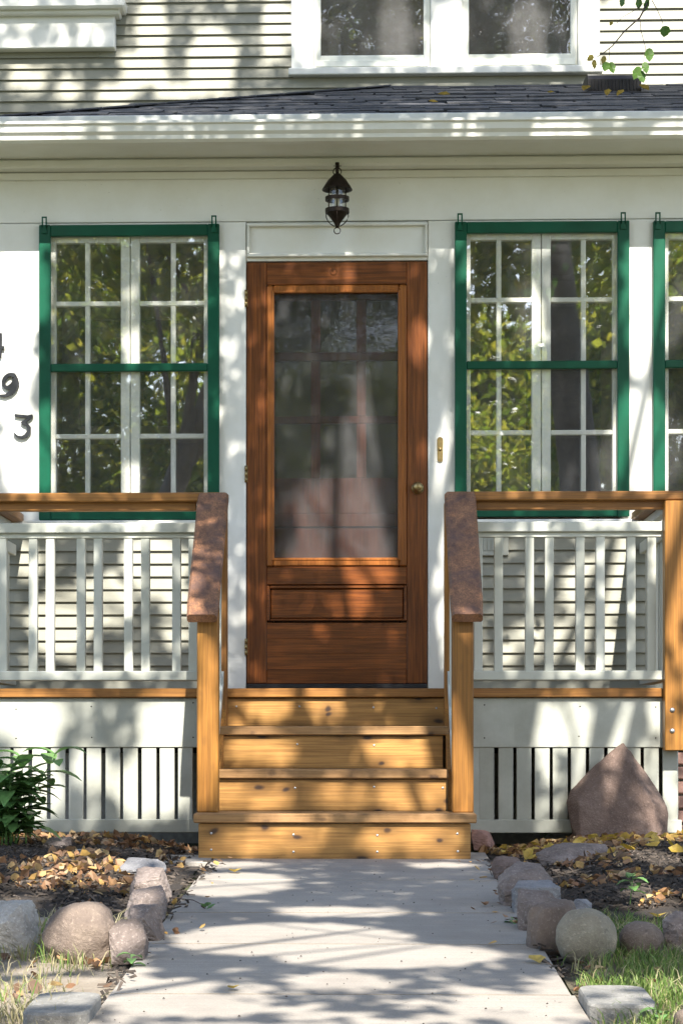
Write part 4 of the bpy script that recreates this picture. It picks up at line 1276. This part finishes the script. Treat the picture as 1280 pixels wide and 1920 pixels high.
def paver(bb, label):
    x0, x1, yt, yb_ = bb
    a, b_ = G(x0, yb_), G(x1, yt)
    c = G((x0 + x1) / 2, yt)
    xl_, xr_ = G(x0, (yt + 1920) / 2).x, G(x1, (yt + 1920) / 2).x
    y1 = c.y; y0 = y1 - 0.32
    poly = []
    r_ = 0.05
    for (cx_, cy_, a0) in ((xr_ - r_, y1 - r_, 0), (xl_ + r_, y1 - r_, 90), (xl_ + r_, y0 + r_, 180), (xr_ - r_, y0 + r_, 270)):
        for k in range(5):
            t = R(a0 + k * 22.5)
            poly.append((cx_ + r_ * math.cos(t), cy_ + r_ * math.sin(t)))
    n = len(poly); b = MB()
    vs = [(x, y, gz(y) - 0.05) for x, y in poly] + [(x, y, gz(y) + 0.022) for x, y in poly]
    cx_, cy_ = (xl_ + xr_) / 2, (y0 + y1) / 2
    vs += [(cx_ + (x - cx_) * 0.96, cy_ + (y - cy_) * 0.96, gz(y) + 0.028) for x, y in poly]
    fs = [tuple(range(2 * n, 3 * n))] + [(l + i, l + (i + 1) % n, l + n + (i + 1) % n, l + n + i) for l in (0, n) for i in range(n)]
    b.raw(vs, fs, m_rpaver)
    tag(b.build('paver'), label, 'paver', 'grey pavers')
paver((1096, 1224, 1869, 1920), 'grey rounded paver beside the path at bottom right')
paver((58, 180, 1882, 1920), 'grey rounded paver beside the path at bottom left')

# ------------------------------------------------------------------ litter, mulch, grass
def scatter(n, area, zfun, maker, mat, name, label, cat):
    vs, fs = [], []
    for _ in range(n):
        x, y = area()
        if x is None: continue
        v, f = maker(x, y, zfun(x, y))
        k = len(vs)
        vs += v; fs += [tuple(i + k for i in q) for q in f]
    o = MB().raw(vs, fs, mat).build(name, None, (0, 0, 0))
    return tag(o, label, cat, None, 'stuff')
def leaf_geo(L, W, M, curl):
    """six-point folded leaf, M: matrix"""
    pts = [(0, -L / 2, 0), (W / 2, -L * .12, curl), (W * .33, L * .25, curl * 1.1), (0, L / 2, curl * .6), (-W * .33, L * .25, curl * 1.1), (-W / 2, -L * .12, curl), (0, 0, -curl * .3)]
    v = [tuple(M @ Vector(p)) for p in pts]
    return v, [(0, 1, 6), (1, 2, 6), (2, 3, 6), (3, 4, 6), (4, 5, 6), (5, 0, 6)]
def mk_leaf(s0, s1, tilt=0.5, lift=0.008):
    def f(x, y, z):
        L = random.uniform(s0, s1)
        M = Matrix.Translation((x, y, z + lift + random.random() * 0.012)) @ Matrix.Rotation(random.uniform(0, 6.28), 4, 'Z') @ \
            Matrix.Rotation(random.gauss(0, tilt), 4, 'X') @ Matrix.Rotation(random.gauss(0, tilt), 4, 'Y')
        return leaf_geo(L, L * random.uniform(.6, .85), M, L * random.uniform(-.12, .25))
    return f
def mk_chip(x, y, z):
    L, w = random.uniform(0.012, 0.055), random.uniform(0.002, 0.006)
    M = Matrix.Translation((x, y, z + random.random() * 0.014)) @ Matrix.Rotation(random.uniform(0, 6.28), 4, 'Z') @ Matrix.Rotation(random.gauss(0, .3), 4, 'Y')
    v = [tuple(M @ Vector(p)) for p in ((-L / 2, -w, -w * .5), (L / 2, -w * .6, -w * .5), (L / 2, w * .6, -w * .5), (-L / 2, w, -w * .5), (-L * .45, 0, w * .7), (L * .42, 0, w * .6))]
    return v, [(0, 1, 5, 4), (1, 2, 5), (2, 3, 4, 5), (3, 0, 4), (3, 2, 1, 0)]
def area_left():
    return random.uniform(-2.3, PXL - 0.10), random.uniform(-3.75, -1.0)
def area_right():
    return random.uniform(PXR + 0.10, 2.3), random.uniform(-3.75, -1.0)
scatter(7000, area_left, bedz, mk_chip, m_mulch, 'mulch', 'dark shredded bark mulch covering the left bed', 'mulch')
scatter(8500, area_right, bedz, mk_chip, m_mulch, 'mulch', 'dark shredded bark mulch covering the right bed', 'mulch')
def patchy(area, sc, th, seed):
    def f():
        for _ in range(12):
            x, y = area()
            if noise.noise(Vector((x * sc, y * sc, seed))) > th: return x, y
        return x, y
    return f
scatter(1700, patchy(area_left, 2.4, 0.05, 3.1), bedz, mk_leaf(0.012, 0.058, 0.65), m_litter, 'leaf_litter', 'orange and brown fallen leaves over the left bed', 'leaves')
scatter(1800, patchy(area_right, 2.4, 0.05, 7.7), bedz, mk_leaf(0.012, 0.058, 0.65), m_litter, 'leaf_litter', 'yellow and brown fallen leaves over the right bed', 'leaves')
def area_strip():
    s = random.choice((-1, 1))
    if s < 0: return random.uniform(-1.75, -0.72), random.uniform(-1.22, -1.02)
    return random.uniform(0.50, 1.55), random.uniform(-1.35, -1.02)
scatter(420, area_strip, bedz, mk_leaf(0.03, 0.065, 0.7, 0.012), m_litter, 'leaf_litter', 'curled fallen leaves drifted against the porch skirt', 'leaves')
def area_y():
    return random.uniform(0.55, 1.7), random.uniform(-2.2, -1.05)
scatter(120, area_y, bedz, mk_leaf(0.04, 0.075, 0.5, 0.02), m_yleaf, 'leaf_litter', 'bright yellow fallen leaves around the pointed boulder', 'leaves')
def vergez(x, y): return gz(y) - 0.02
def area_vl():
    return random.uniform(-1.7, PXL - 0.02), random.uniform(-6.2, -4.0)
def area_vr():
    return random.uniform(PXR + 0.02, 1.6), random.uniform(-6.2, -4.0)
scatter(170, area_vl, vergez, mk_leaf(0.025, 0.055), m_litter, 'leaf_litter', 'dry leaves scattered over the bare verge at bottom left', 'leaves')
scatter(60, lambda: (random.choice((PXL + abs(random.gauss(0, .06)), PXR - abs(random.gauss(0, .06)))), random.uniform(-4.6, -1.9)), lambda x, y: gz(y) + 0.001, mk_leaf(0.012, 0.04, 0.3, 0.004), m_litter, 'leaf_litter', 'stray brown leaf bits along both path margins', 'leaves')
scatter(90, area_vr, vergez, mk_leaf(0.025, 0.05), m_litter, 'leaf_litter', 'dry leaves caught in the grass at bottom right', 'leaves')
def mk_blade(h0, h1, lean):
    def f(x, y, z):
        h = random.uniform(h0, h1); t = random.uniform(0, 6.28); w = random.uniform(0.0012, 0.0024)
        dx, dy = math.cos(t), math.sin(t)
        l = random.uniform(0.2, 1.0) * lean * h
        a = random.uniform(0, 6.28); wx, wy = math.cos(a) * w, math.sin(a) * w
        m_ = (x + dx * l * .35, y + dy * l * .35, z + h * .6)
        e = (x + dx * l, y + dy * l, z + h * random.uniform(.75, 1))
        return [(x - wx, y - wy, z - .005), (x + wx, y + wy, z - .005), (m_[0] + wx * .8, m_[1] + wy * .8, m_[2]), (m_[0] - wx * .8, m_[1] - wy * .8, m_[2]), e], [(0, 1, 2, 3), (3, 2, 4)]
    return f
def tufts(area, n, spread, seed):
    cs = [area() for _ in range(n)]
    def f():
        c = random.choice(cs)
        return c[0] + random.gauss(0, spread), c[1] + random.gauss(0, spread)
    return f
def clampR(f):
    def g():
        for _ in range(20):
            x, y = f()
            if x > PXR + 0.02: return x, y
        return PXR + 0.1, y
    return g
def clampL(f):
    def g():
        for _ in range(20):
            x, y = f()
            if x < PXL - 0.02: return x, y
        return PXL - 0.1, y
    return g
def area_vr2(): return random.uniform(PXR + 0.04, 1.5), random.uniform(-6.3, -3.95)
scatter(9500, clampR(tufts(area_vr2, 190, 0.05, 1)), vergez, mk_blade(0.02, 0.07, 1.0), m_grass, 'grass', 'green grass growing along the path at lower right', 'grass')
scatter(3200, clampR(tufts(area_vr2, 130, 0.06, 1)), vergez, mk_blade(0.02, 0.07, 1.2), m_dry, 'dry_grass', 'straw-coloured grass among the green at lower right', 'grass')
def area_vl2(): return random.uniform(-1.5, PXL - 0.05), random.uniform(-6.2, -3.95)
scatter(2600, clampL(tufts(area_vl2, 90, 0.05, 1)), vergez, mk_blade(0.02, 0.075, 1.2), m_dry, 'dry_grass', 'sparse dry grass on the verge at lower left', 'grass')
scatter(520, clampL(tufts(area_vl2, 26, 0.05, 1)), vergez, mk_blade(0.03, 0.09, 0.9), m_grass, 'grass', 'few green grass tufts on the verge at lower left', 'grass')
# gravelly crumbs along both path edges
def area_edge():
    s = random.choice((-1, 1))
    if s < 0: return PXL + random.gauss(-0.02, 0.025), random.uniform(-5.6, -2.1)
    return PXR + random.gauss(0.02, 0.025), random.uniform(-5.6, -1.85)
def edgez(x, y):
    return gz(y) + (0.002 if PXL < x < PXR else -0.02)
scatter(420, area_edge, edgez, lambda x, y, z: mk_chip(x, y, z), m_mulch, 'mulch_crumbs', 'crumbs of mulch strewn along the path edges', 'mulch')

scatter(170, lambda: (random.uniform(PXL + .02, PXR - .02), random.uniform(-6.0, -1.85)), lambda x, y: gz(y) + 0.002,
        lambda x, y, z: (lambda r: ([(x - r, y, z), (x, y - r, z), (x + r, y, z), (x, y + r, z), (x, y, z + r)], [(0, 1, 4), (1, 2, 4), (2, 3, 4), (3, 0, 4)]))(random.uniform(.001, .004)),
        m_mulch, 'path_grit', 'specks of dark grit scattered over the path', 'grit')
# single fallen leaves that lie apart
def fallen(px, py, L, label, onroof=None, mat=None):
    if onroof is None:
        p = G(px, py); z = p.z + 0.006
    else:
        p = U(px, py, onroof); z = roofz(onroof) + 0.035
    M = Matrix.Rotation(random.uniform(0, 6.28), 4, 'Z') @ Matrix.Rotation(random.gauss(0, .2), 4, 'X')
    v, f = leaf_geo(L, L * .72, M, L * .13)
    o = MB().raw(v, f, mat or m_yleaf).build('fallen_leaf', None, (0, 0, 0))
    o.location = (p.x, p.y if onroof is None else onroof, z)
    return tag(o, label, 'leaf', 'fallen leaves')
fallen(440, 1637, 0.075, 'thin yellow leaf lying on the path near the steps')
fallen(437, 1857, 0.045, 'small tan leaf lying in the middle of the near path')
fallen(1005, 1805, 0.07, 'yellow leaf on the right path edge by the round stone')
fallen(1022, 1778, 0.04, 'orange leaf at the foot of the dark corner stone')
fallen(1233, 1722, 0.085, 'large pale yellow leaf leaning on the dark oval stone')
fallen(832, 176, 0.07, 'orange leaf on the roof shingles left of the vent', 0.9)
fallen(812, 196, 0.05, 'pale green leaf on the shingles near the gutter', 0.4)
fallen(1032, 174, 0.04, 'small orange leaf on the roof ridge side', 1.0)
fallen(1139, 181, 0.055, 'cream leaf on the roof in front of the vent', 0.95)
fallen(1163, 184, 0.06, 'orange leaf on the roof just right of the cream leaf', 0.9)
fallen(1098, 172, 0.075, 'orange leaf against the left side of the vent', 1.27)
fallen(1207, 171, 0.075, 'orange leaf against the right side of the vent', 1.27)
# twig on the path with two green leaflets
a, b_, c_ = G(330, 1688), G(362, 1695), G(384, 1704)
tw = empty('fallen_twig', tuple(a), 'thin fallen twig with green leaflets on the path', 'twig')
MB().tube([a + Vector((-.03, 0, .008)), b_ + Vector((0, 0, .012)), c_ + Vector((0, 0, .008))], [0.0022, 0.0018, 0.0012], m_twig, 6).build('stem', tw)
for (px, py) in ((380, 1706), (390, 1704), (396, 1708)):
    p = G(px, py)
    v, f = leaf_geo(0.035, 0.024, Matrix.Translation((p.x, p.y, p.z + .012)) @ Matrix.Rotation(random.uniform(0, 6), 4, 'Z') @ Matrix.Rotation(.4, 4, 'X'), .005)
    MB().raw(v, f, m_plant).build('leaf', tw)

# ------------------------------------------------------------------ plants
def blade_leaf(p, d, L, W, droop, mat, n=5):
    """arched lance-shaped leaf as a strip"""
    d = Vector(d).normalized()
    side = d.cross(Vector((0, 0, 1))).normalized()
    vs, fs = [], []
    for i in range(n + 1):
        t = i / n
        c = p + d * (L * t) + Vector((0, 0, -droop * L * t * t))
        w = W * math.sin(math.pi * (0.08 + 0.92 * t)) ** 0.8 * 0.5 + 0.0006
        up = Vector((0, 0, 0.25 * w))
        vs += [c - side * w + up, c, c + side * w + up]
    for i in range(n):
        k = i * 3
        fs += [(k, k + 1, k + 4, k + 3), (k + 1, k + 2, k + 5, k + 4)]
    return vs, fs
def leafy_plant(base, n_stem, h, label, spread, leafL, seed):
    rr = random.Random(seed)
    P = empty('leafy_plant', base, label, 'plant')
    for s in range(n_stem):
        az = rr.uniform(0, 6.28); lean = rr.uniform(0.05, spread)
        hh = h * rr.uniform(0.6, 1.05)
        o = Vector(base) + Vector((rr.gauss(0, .03), rr.gauss(0, .03), -0.02))
        pts = [o + Vector((math.cos(az) * lean * hh * t ** 1.4, math.sin(az) * lean * hh * t ** 1.4, hh * t)) for t in (0, .25, .5, .75, 1)]
        st = MB().tube(pts, [.004, .0035, .003, .0025, .0015], m_plant, 6).build('stem', P)
        for k in range(9):
            t = 0.25 + 0.75 * k / 8
            i = min(3, int(t * 4)); q = pts[i].lerp(pts[i + 1], t * 4 - i)
            for sgn in (0, math.pi):
                a2 = k * 1.57 + sgn + rr.uniform(-.4, .4)
                v, f = blade_leaf(q, (math.cos(a2), math.sin(a2), rr.uniform(.2, .8)), leafL * rr.uniform(.65, 1.1), leafL * .42, rr.uniform(.2, .6), m_plant)
                MB().raw(v, f, m_plant, True).build('leaf', st)
    return P
pb = G(20, 1600, 0.02)
leafy_plant((pb.x - 0.03, pb.y + 0.12, bedz(pb.x, pb.y)), 11, 0.40, 'lush green broad-leaved plant at the left edge of the bed', 0.6, 0.165, 4)
def seedling(px, py, h, label, seed, nl=6, L=0.05):
    rr = random.Random(seed)
    p = G(px, py, 0.03)
    base = Vector((p.x, p.y, bedz(p.x, p.y) if p.y > -3.9 else gz(p.y) - 0.02))
    P = empty('seedling', base, label, 'plant', 'green seedlings')
    top = base + Vector((rr.gauss(0, .01), rr.gauss(0, .01), h))
    MB().tube([base, top], [.002, .0012], m_plant, 6).build('stem', P)
    for k in range(nl):
        a2 = k * 2.4
        q = base.lerp(top, 0.45 + 0.55 * k / max(1, nl - 1))
        v, f = blade_leaf(q, (math.cos(a2), math.sin(a2), .35), L * rr.uniform(.7, 1.1), L * .6, .5, m_plant, 4)
        MB().raw(v, f, m_plant, True).build('leaf', P)
seedling(1180, 1690, 0.11, 'green seedling with pointed leaves in the right bed mulch', 1, 8, 0.06)
seedling(1165, 1735, 0.05, 'pale green sprout behind the dark oval stone', 2, 4, 0.06)
seedling(1180, 1572, 0.05, 'green sprout at the foot of the pointed boulder', 3, 6, 0.05)
seedling(1262, 1530, 0.09, 'green sprout beside the right side of the pointed boulder', 4, 8, 0.05)
seedling(1003, 1530, 0.07, 'small green sprout against the right porch skirt', 5, 3, 0.05)
seedling(1020, 1567, 0.03, 'low green sprout among leaves left of the pointed boulder', 6, 5, 0.045)
seedling(962, 1712, 0.03, 'bright green sprout on the right path edge', 7, 4, 0.05)
seedling(1235, 1890, 0.04, 'green weed beside the bottom right paver', 8, 5, 0.05)
seedling(122, 1545, 0.06, 'yellow-green sprout against the left porch skirt', 9, 4, 0.07)
seedling(252, 1790, 0.05, 'green weed at the left path edge', 10, 5, 0.045)
seedling(130, 1880, 0.04, 'green weed above the bottom left paver', 11, 5, 0.04)

# ------------------------------------------------------------------ trees in the front yard (they shade the house and show in the glass)
# openings in the canopies: patches of facade and ground that the sun reaches, (x px, y px, rx, ry, plane)
LIT = [(30, 560, 50, 95, 0), (15, 700, 45, 80, 0), (45, 850, 45, 80, 0), (84, 860, 24, 90, 0), (84, 560, 14, 60, 0),
       (1203, 580, 38, 120, 0), (1200, 850, 55, 110, 0), (1255, 560, 30, 90, 0), (1240, 850, 40, 60, 0), (1150, 880, 40, 60, 0),
       (828, 845, 24, 40, 0), (822, 960, 34, 90, 0), (822, 1150, 26, 100, 0), (845, 470, 14, 40, 0), (870, 500, 16, 40, 0),
       (785, 640, 22, 45, 0), (690, 740, 32, 60, 0), (680, 830, 55, 70, 0), (640, 940, 80, 70, 0), (640, 1020, 100, 50, 0), (785, 900, 20, 70, 0), (785, 1020, 18, 60, 0),
       (690, 512, 70, 18, 0), (735, 478, 22, 8, 0), (990, 590, 28, 60, 0), (700, 1085, 50, 20, 0), (650, 1130, 40, 18, 0),
       (250, 660, 18, 40, 0), (250, 900, 20, 40, 0),
       (290, 1060, 60, 60, 0), (190, 1130, 60, 50, 0), (110, 1170, 60, 60, 0), (40, 1050, 40, 40, 0), (330, 1150, 30, 60, 0),
       (1110, 1110, 50, 70, 0), (1155, 1050, 25, 60, 0), (1040, 1200, 60, 40, 0), (1150, 1220, 30, 40, 0), (930, 1230, 40, 30, 0),
       (60, 930, 60, 14, -.98), (200, 930, 60, 14, -.98), (980, 930, 60, 12, -.98), (1200, 930, 60, 16, -.98),
       (60, 1350, 70, 50, -.98), (310, 1350, 55, 50, -.98), (1010, 1360, 90, 45, -.98), (1110, 1370, 70, 45, -.98), (180, 1266, 160, 12, -.98), (1050, 1266, 140, 12, -.98),
       (60, 1470, 60, 70, -.98), (290, 1470, 75, 70, -.98), (170, 1440, 40, 40, -.98), (1140, 1430, 60, 50, -.98),
       (1262, 1060, 30, 130, -1.07), (200, 988, 140, 12, -.98), (1150, 988, 60, 12, -.98), (90, 1130, 30, 110, -.98), (240, 1080, 20, 70, -.98), (1000, 1100, 30, 130, -.98),
       (500, 1325, 50, 20, -.98), (610, 1325, 40, 25, -.98), (560, 1300, 80, 8, -.98), (760, 1405, 90, 40, -1.25), (490, 1410, 70, 30, -1.25), (800, 1375, 60, 10, -1.25),
       (480, 1490, 70, 40, -1.53), (640, 1490, 60, 25, -1.53), (780, 1490, 70, 40, -1.53), (520, 1575, 110, 28, -1.8), (760, 1575, 110, 28, -1.8), (640, 1536, 200, 8, -1.8),
       (60, 1520, 85, 75, -1.4), (388, 1360, 28, 150, -1.7), (868, 1420, 28, 130, -1.7),
       (285, 60, 30, 60, 1.97), (270, 130, 40, 40, 1.97), (330, 180, 40, 22, 1.97), (395, 120, 42, 62, 1.97), (220, 180, 40, 22, 1.97), (45, 155, 35, 25, 1.97), (130, 175, 25, 20, 1.97),
       (1210, 60, 90, 80, 1.97), (1200, 150, 100, 30, 1.97), (575, 60, 24, 70, 1.97), (520, 60, 25, 60, 1.97), (740, 40, 30, 60, 1.97), (990, 60, 35, 60, 1.97), (840, 70, 30, 50, 1.97), (1105, 60, 20, 70, 1.97), (860, 128, 200, 10, 1.97),
       (60, 240, 75, 22, -.48), (740, 238, 20, 20, -.48), (885, 238, 36, 16, -.48), (1060, 240, 50, 14, -.48), (1265, 238, 40, 22, -.48),
       (800, 185, 120, 18, .6), (480, 195, 50, 10, .4), (1000, 185, 90, 14, .6)]
LITG = [(432, 1657, 110, 22), (551, 1760, 210, 32), (727, 1790, 200, 24), (620, 1838, 90, 16), (290, 1862, 110, 26), (973, 1876, 110, 18), (375, 1892, 140, 15), (830, 1620, 60, 6), (430, 1620, 90, 7),
        (130, 1835, 140, 60), (30, 1690, 60, 30), (280, 1690, 45, 70), (150, 1645, 110, 26), (1150, 1628, 120, 20), (1090, 1850, 60, 26), (1220, 1700, 50, 26), (640, 1710, 120, 10), (1230, 1850, 60, 20)]
gaps = []
for (x, y, rx, ry, Y) in LIT:
    p = U(x, y, Y); gaps.append(('w', p.x, p.z, rx / S(Y), ry / S(Y), Y))
for (x, y, rx, ry) in LITG:
    p = G(x, y); q0, q1 = G(x, y - ry), G(x, y + ry)
    gaps.append(('g', p.x, p.y, rx / S(p.y), abs(q0.y - q1.y) / 2, p.z))
def shade_keep(c, grow=1.12):
    keep = np.ones(len(c), bool)
    for (k, a, b_, ra, rb, q) in gaps:
        if k == 'w':
            t = (q - c[:, 1]) / (-SUN.y)
            u = c[:, 0] - SUN.x * t; v = c[:, 2] - SUN.z * t
        else:
            t = (c[:, 2] - q) / SUN.z
            u = c[:, 0] - SUN.x * t; v = c[:, 1] - SUN.y * t
        keep &= ((u - a) / (ra * grow)) ** 2 + ((v - b_) / (rb * grow)) ** 2 > 1.0
    return keep
def leaves_mesh(name, cen, size, mat):
    n = len(cen)
    s = size * rng.uniform(0.7, 1.25, n)[:, None]
    d = rng.normal(size=(n, 3)); d[:, 2] -= 0.3; d /= np.linalg.norm(d, axis=1)[:, None]
    e = np.cross(d, rng.normal(size=(n, 3))); e /= np.linalg.norm(e, axis=1)[:, None]
    nn = np.cross(d, e)
    v = np.stack([cen - d * s * .5, cen + e * s * .36 + nn * s * .07 - d * s * .05, cen + d * s * .5, cen - e * s * .36 + nn * s * .07 - d * s * .05], 1).reshape(-1, 3)
    me = bpy.data.meshes.new(name)
    me.vertices.add(4 * n); me.vertices.foreach_set('co', v.ravel())
    idx = np.arange(n)[:, None] * 4
    tri = np.concatenate([idx + np.array([0, 1, 2]), idx + np.array([0, 2, 3])], 1).reshape(-1)
    me.loops.add(len(tri)); me.loops.foreach_set('vertex_index', tri.astype(np.int32))
    me.polygons.add(2 * n)
    me.polygons.foreach_set('loop_start', np.arange(0, 6 * n, 3, dtype=np.int32))
    me.polygons.foreach_set('loop_total', np.full(2 * n, 3, np.int32))
    me.materials.append(mat)
    me.update(calc_edges=True); me.validate()
    return me
def tree(base, height, trunk_r, cen, rad, nleaf, nclump, leaf, label, seed, mat, gapped=True, forks=9, lean=(0, 0), clump_r=0.55):
    global rng
    rng = np.random.default_rng(seed)
    rr = random.Random(seed)
    T = empty('shade_tree', base, label, 'tree', 'front yard trees')
    base = Vector(base); cen = Vector(cen)
    top = Vector((cen.x, cen.y, cen.z + rad[2] * 0.5))
    pts = []
    for k in range(8):
        t = k / 7
        p = base.lerp(top, t) + Vector((math.sin(t * 3 + seed) * .12 + lean[0] * t * (1 - t), math.cos(t * 4 + seed) * .1 + lean[1] * t * (1 - t), 0))
        pts.append(p)
    pts[0] = base - Vector((0, 0, .1))
    rads = [trunk_r * (1.25 if k == 0 else (1 - 0.12 * k)) for k in range(8)]
    MB().tube(pts, rads, m_bark, 14).build('trunk', T)
    u = rng.normal(size=(nclump, 3)); u /= np.linalg.norm(u, axis=1)[:, None]
    cl = u * (rng.uniform(0.12, 1.0, nclump) ** (1 / 2.4))[:, None] * np.array(rad) + np.array(cen)
    lim = MB()
    for k in range(forks * 4):
        e = Vector(cl[rr.randrange(nclump)])
        t = rr.uniform(0.35, 0.95); i = min(6, int(t * 7)); s = pts[i].lerp(pts[i + 1], t * 7 - i)
        m_ = s.lerp(e, .5) + Vector((rr.gauss(0, .25), rr.gauss(0, .25), rr.uniform(.1, .5)))
        r0 = rads[i] * rr.uniform(.16, .4)
        lim.tube([s, s.lerp(m_, .5) + Vector((0, 0, .1)), m_, m_.lerp(e, .6), e], [r0, r0 * .8, r0 * .55, r0 * .3, .008], m_bark, 7)
    lim.build('limbs', T)
    ci = rng.integers(0, nclump, nleaf)
    sc = rng.uniform(0.5, 1.3, nclump)[ci][:, None]
    c = cl[ci] + rng.normal(size=(nleaf, 3)) * clump_r * sc * np.array([1, 1, .7])
    if gapped: c = c[shade_keep(c)]
    o = link('crown', leaves_mesh('crown', c - np.array(base), leaf, mat), base, T)
    return T
tree((1.95, -8.1, gz(-8.1)), 11, 0.22, (0.4, -5.3, 8.9), (4.0, 1.9, 4.5), 76000, 560, 0.085, 'tall maple with dark trunk standing right of the path, mirrored in the right window', 2, m_leafg, True, 9, (0.9, -.6), 0.42)
tree((-3.0, -10.6, gz(-10.6)), 8, 0.18, (-0.2, -9.7, 6.3), (3.6, 1.8, 2.4), 40000, 260, 0.11, 'spreading tree left of the path towards the street', 5, m_leafy, True, 8, (0, 0), 0.4)
tree((-6.2, -24, gz(-24)), 9, 0.25, (-5.4, -24, 4.6), (4.2, 2.6, 4.8), 80000, 260, 0.14, 'low bushy sunlit tree across the yard, mirrored in the left window', 8, m_leafy, False, 6, (0, 0), 0.6)
tree((5.2, -30, gz(-30)), 12, 0.3, (6.2, -30, 5.5), (3.6, 2.5, 5.0), 50000, 200, 0.16, 'broad street tree beyond the maple, right of the path', 9, m_leafy, False, 6, (0, 0), 0.6)
tree((-0.8, -36, gz(-36)), 9, 0.3, (-1.0, -36, 4.4), (4.6, 2.5, 4.4), 60000, 220, 0.16, 'round street tree straight across from the door', 12, m_leafy, False, 6, (0, 0), 0.6)
tree((2.4, -44, gz(-44)), 12, 0.3, (2.6, -44, 5.6), (3.0, 2.5, 5.6), 50000, 200, 0.17, 'tall street tree far behind the maple trunk', 14, m_leafy, False, 6, (0, 0), 0.6)

# ------------------------------------------------------------------ twig of leaves hanging into the top right corner
def hanging():
    Y = -2.2
    P = lambda px, py, dy=0.0: U(px, py, Y + dy)
    root = P(1245, -160, -.1)
    H = empty('hanging_branch', tuple(P(1115, 128)), 'thin hanging branch with green and yellow leaves at top right', 'branch')
    w = MB()
    def tw(pts, r0, r1):
        q = [P(*p) for p in pts]
        n = len(q)
        w.tube(q, [r0 + (r1 - r0) * i / (n - 1) for i in range(n)], m_twig, 6)
    tw([(1300, -700), (1275, -400), (1245, -160), (1222, -10), (1212, 8), (1199, 32), (1170, 58), (1148, 85), (1133, 97), (1117, 107)], .006, .0011)
    tw([(1199, 32), (1201, 55), (1206, 75), (1210, 88), (1206, 115)], .0016, .001)
    tw([(1222, 0), (1232, 18), (1240, 36), (1243, 46)], .0016, .001)
    tw([(1206, 5), (1190, 18), (1165, 32), (1155, 44)], .0014, .0008)
    tw([(1142, 90), (1142, 112)], .0012, .0008)
    w.build('stem', H)
    def lf(px, py, lpx, wpx, rot, mat):
        k = 1 / S(Y)
        L, W = lpx * k, wpx * k
        c = P(px, py, random.uniform(-.03, .03))
        out = []
        n = 9
        M = Matrix.Translation(c) @ Matrix.Rotation(random.uniform(-.6, .6), 4, 'Z') @ Matrix.Rotation(R(rot), 4, 'Y')
        prof = [(0, -.5), (.30, -.42), (.48, -.2), (.50, 0), (.40, .12), (.36, .22), (.22, .36), (.06, .47), (0, .5)]
        vs = [Vector((0, 0, 0))]
        ring = [(x * W, -z * L) for x, z in prof] + [(-x * W, -z * L) for x, z in prof[-2:0:-1]]
        for i, (x, z) in enumerate(ring):
            j = 1 + (0.07 if i % 2 else -0.05)
            vs.append(Vector((x * j, 0.12 * abs(x) + random.uniform(-.001, .001), z)))
        vs = [M @ v for v in vs]
        m_ = len(ring)
        MB().raw(vs, [(0, i + 1, (i + 1) % m_ + 1) for i in range(m_)], mat).build('leaf', H)
    g, y = m_hang, m_hangy
    for a in ((1246, 58, 22, 20, 10, g), (1217, 102, 26, 17, 0, g), (1210, 126, 22, 14, -10, g), (1193, 136, 26, 17, 25, g), (1203, 143, 24, 16, -15, g),
              (1135, 124, 18, 16, 10, g), (1147, 126, 22, 14, -15, g), (1131, 112, 17, 11, 5, y), (1106, 108, 15, 13, 60, y), (1114, 120, 18, 12, 0, y),
              (1166, 4, 18, 12, 20, g), (1197, 6, 20, 13, 0, g), (1211, 9, 24, 11, 15, g), (1145, 43, 9, 7, 30, y), (1222, -18, 24, 16, 10, g), (1180, -20, 22, 14, 0, g)):
        lf(*a)
m_hang = island('hanging_leaf_green', [(0.0, (0.05, 0.15, 0.015)), (1.0, (0.11, 0.23, 0.03))], 0.4, 0.35)
m_hangy = island('hanging_leaf_yellow', [(0.0, (0.42, 0.36, 0.05)), (1.0, (0.50, 0.36, 0.06))], 0.45, 0.35)
hanging()
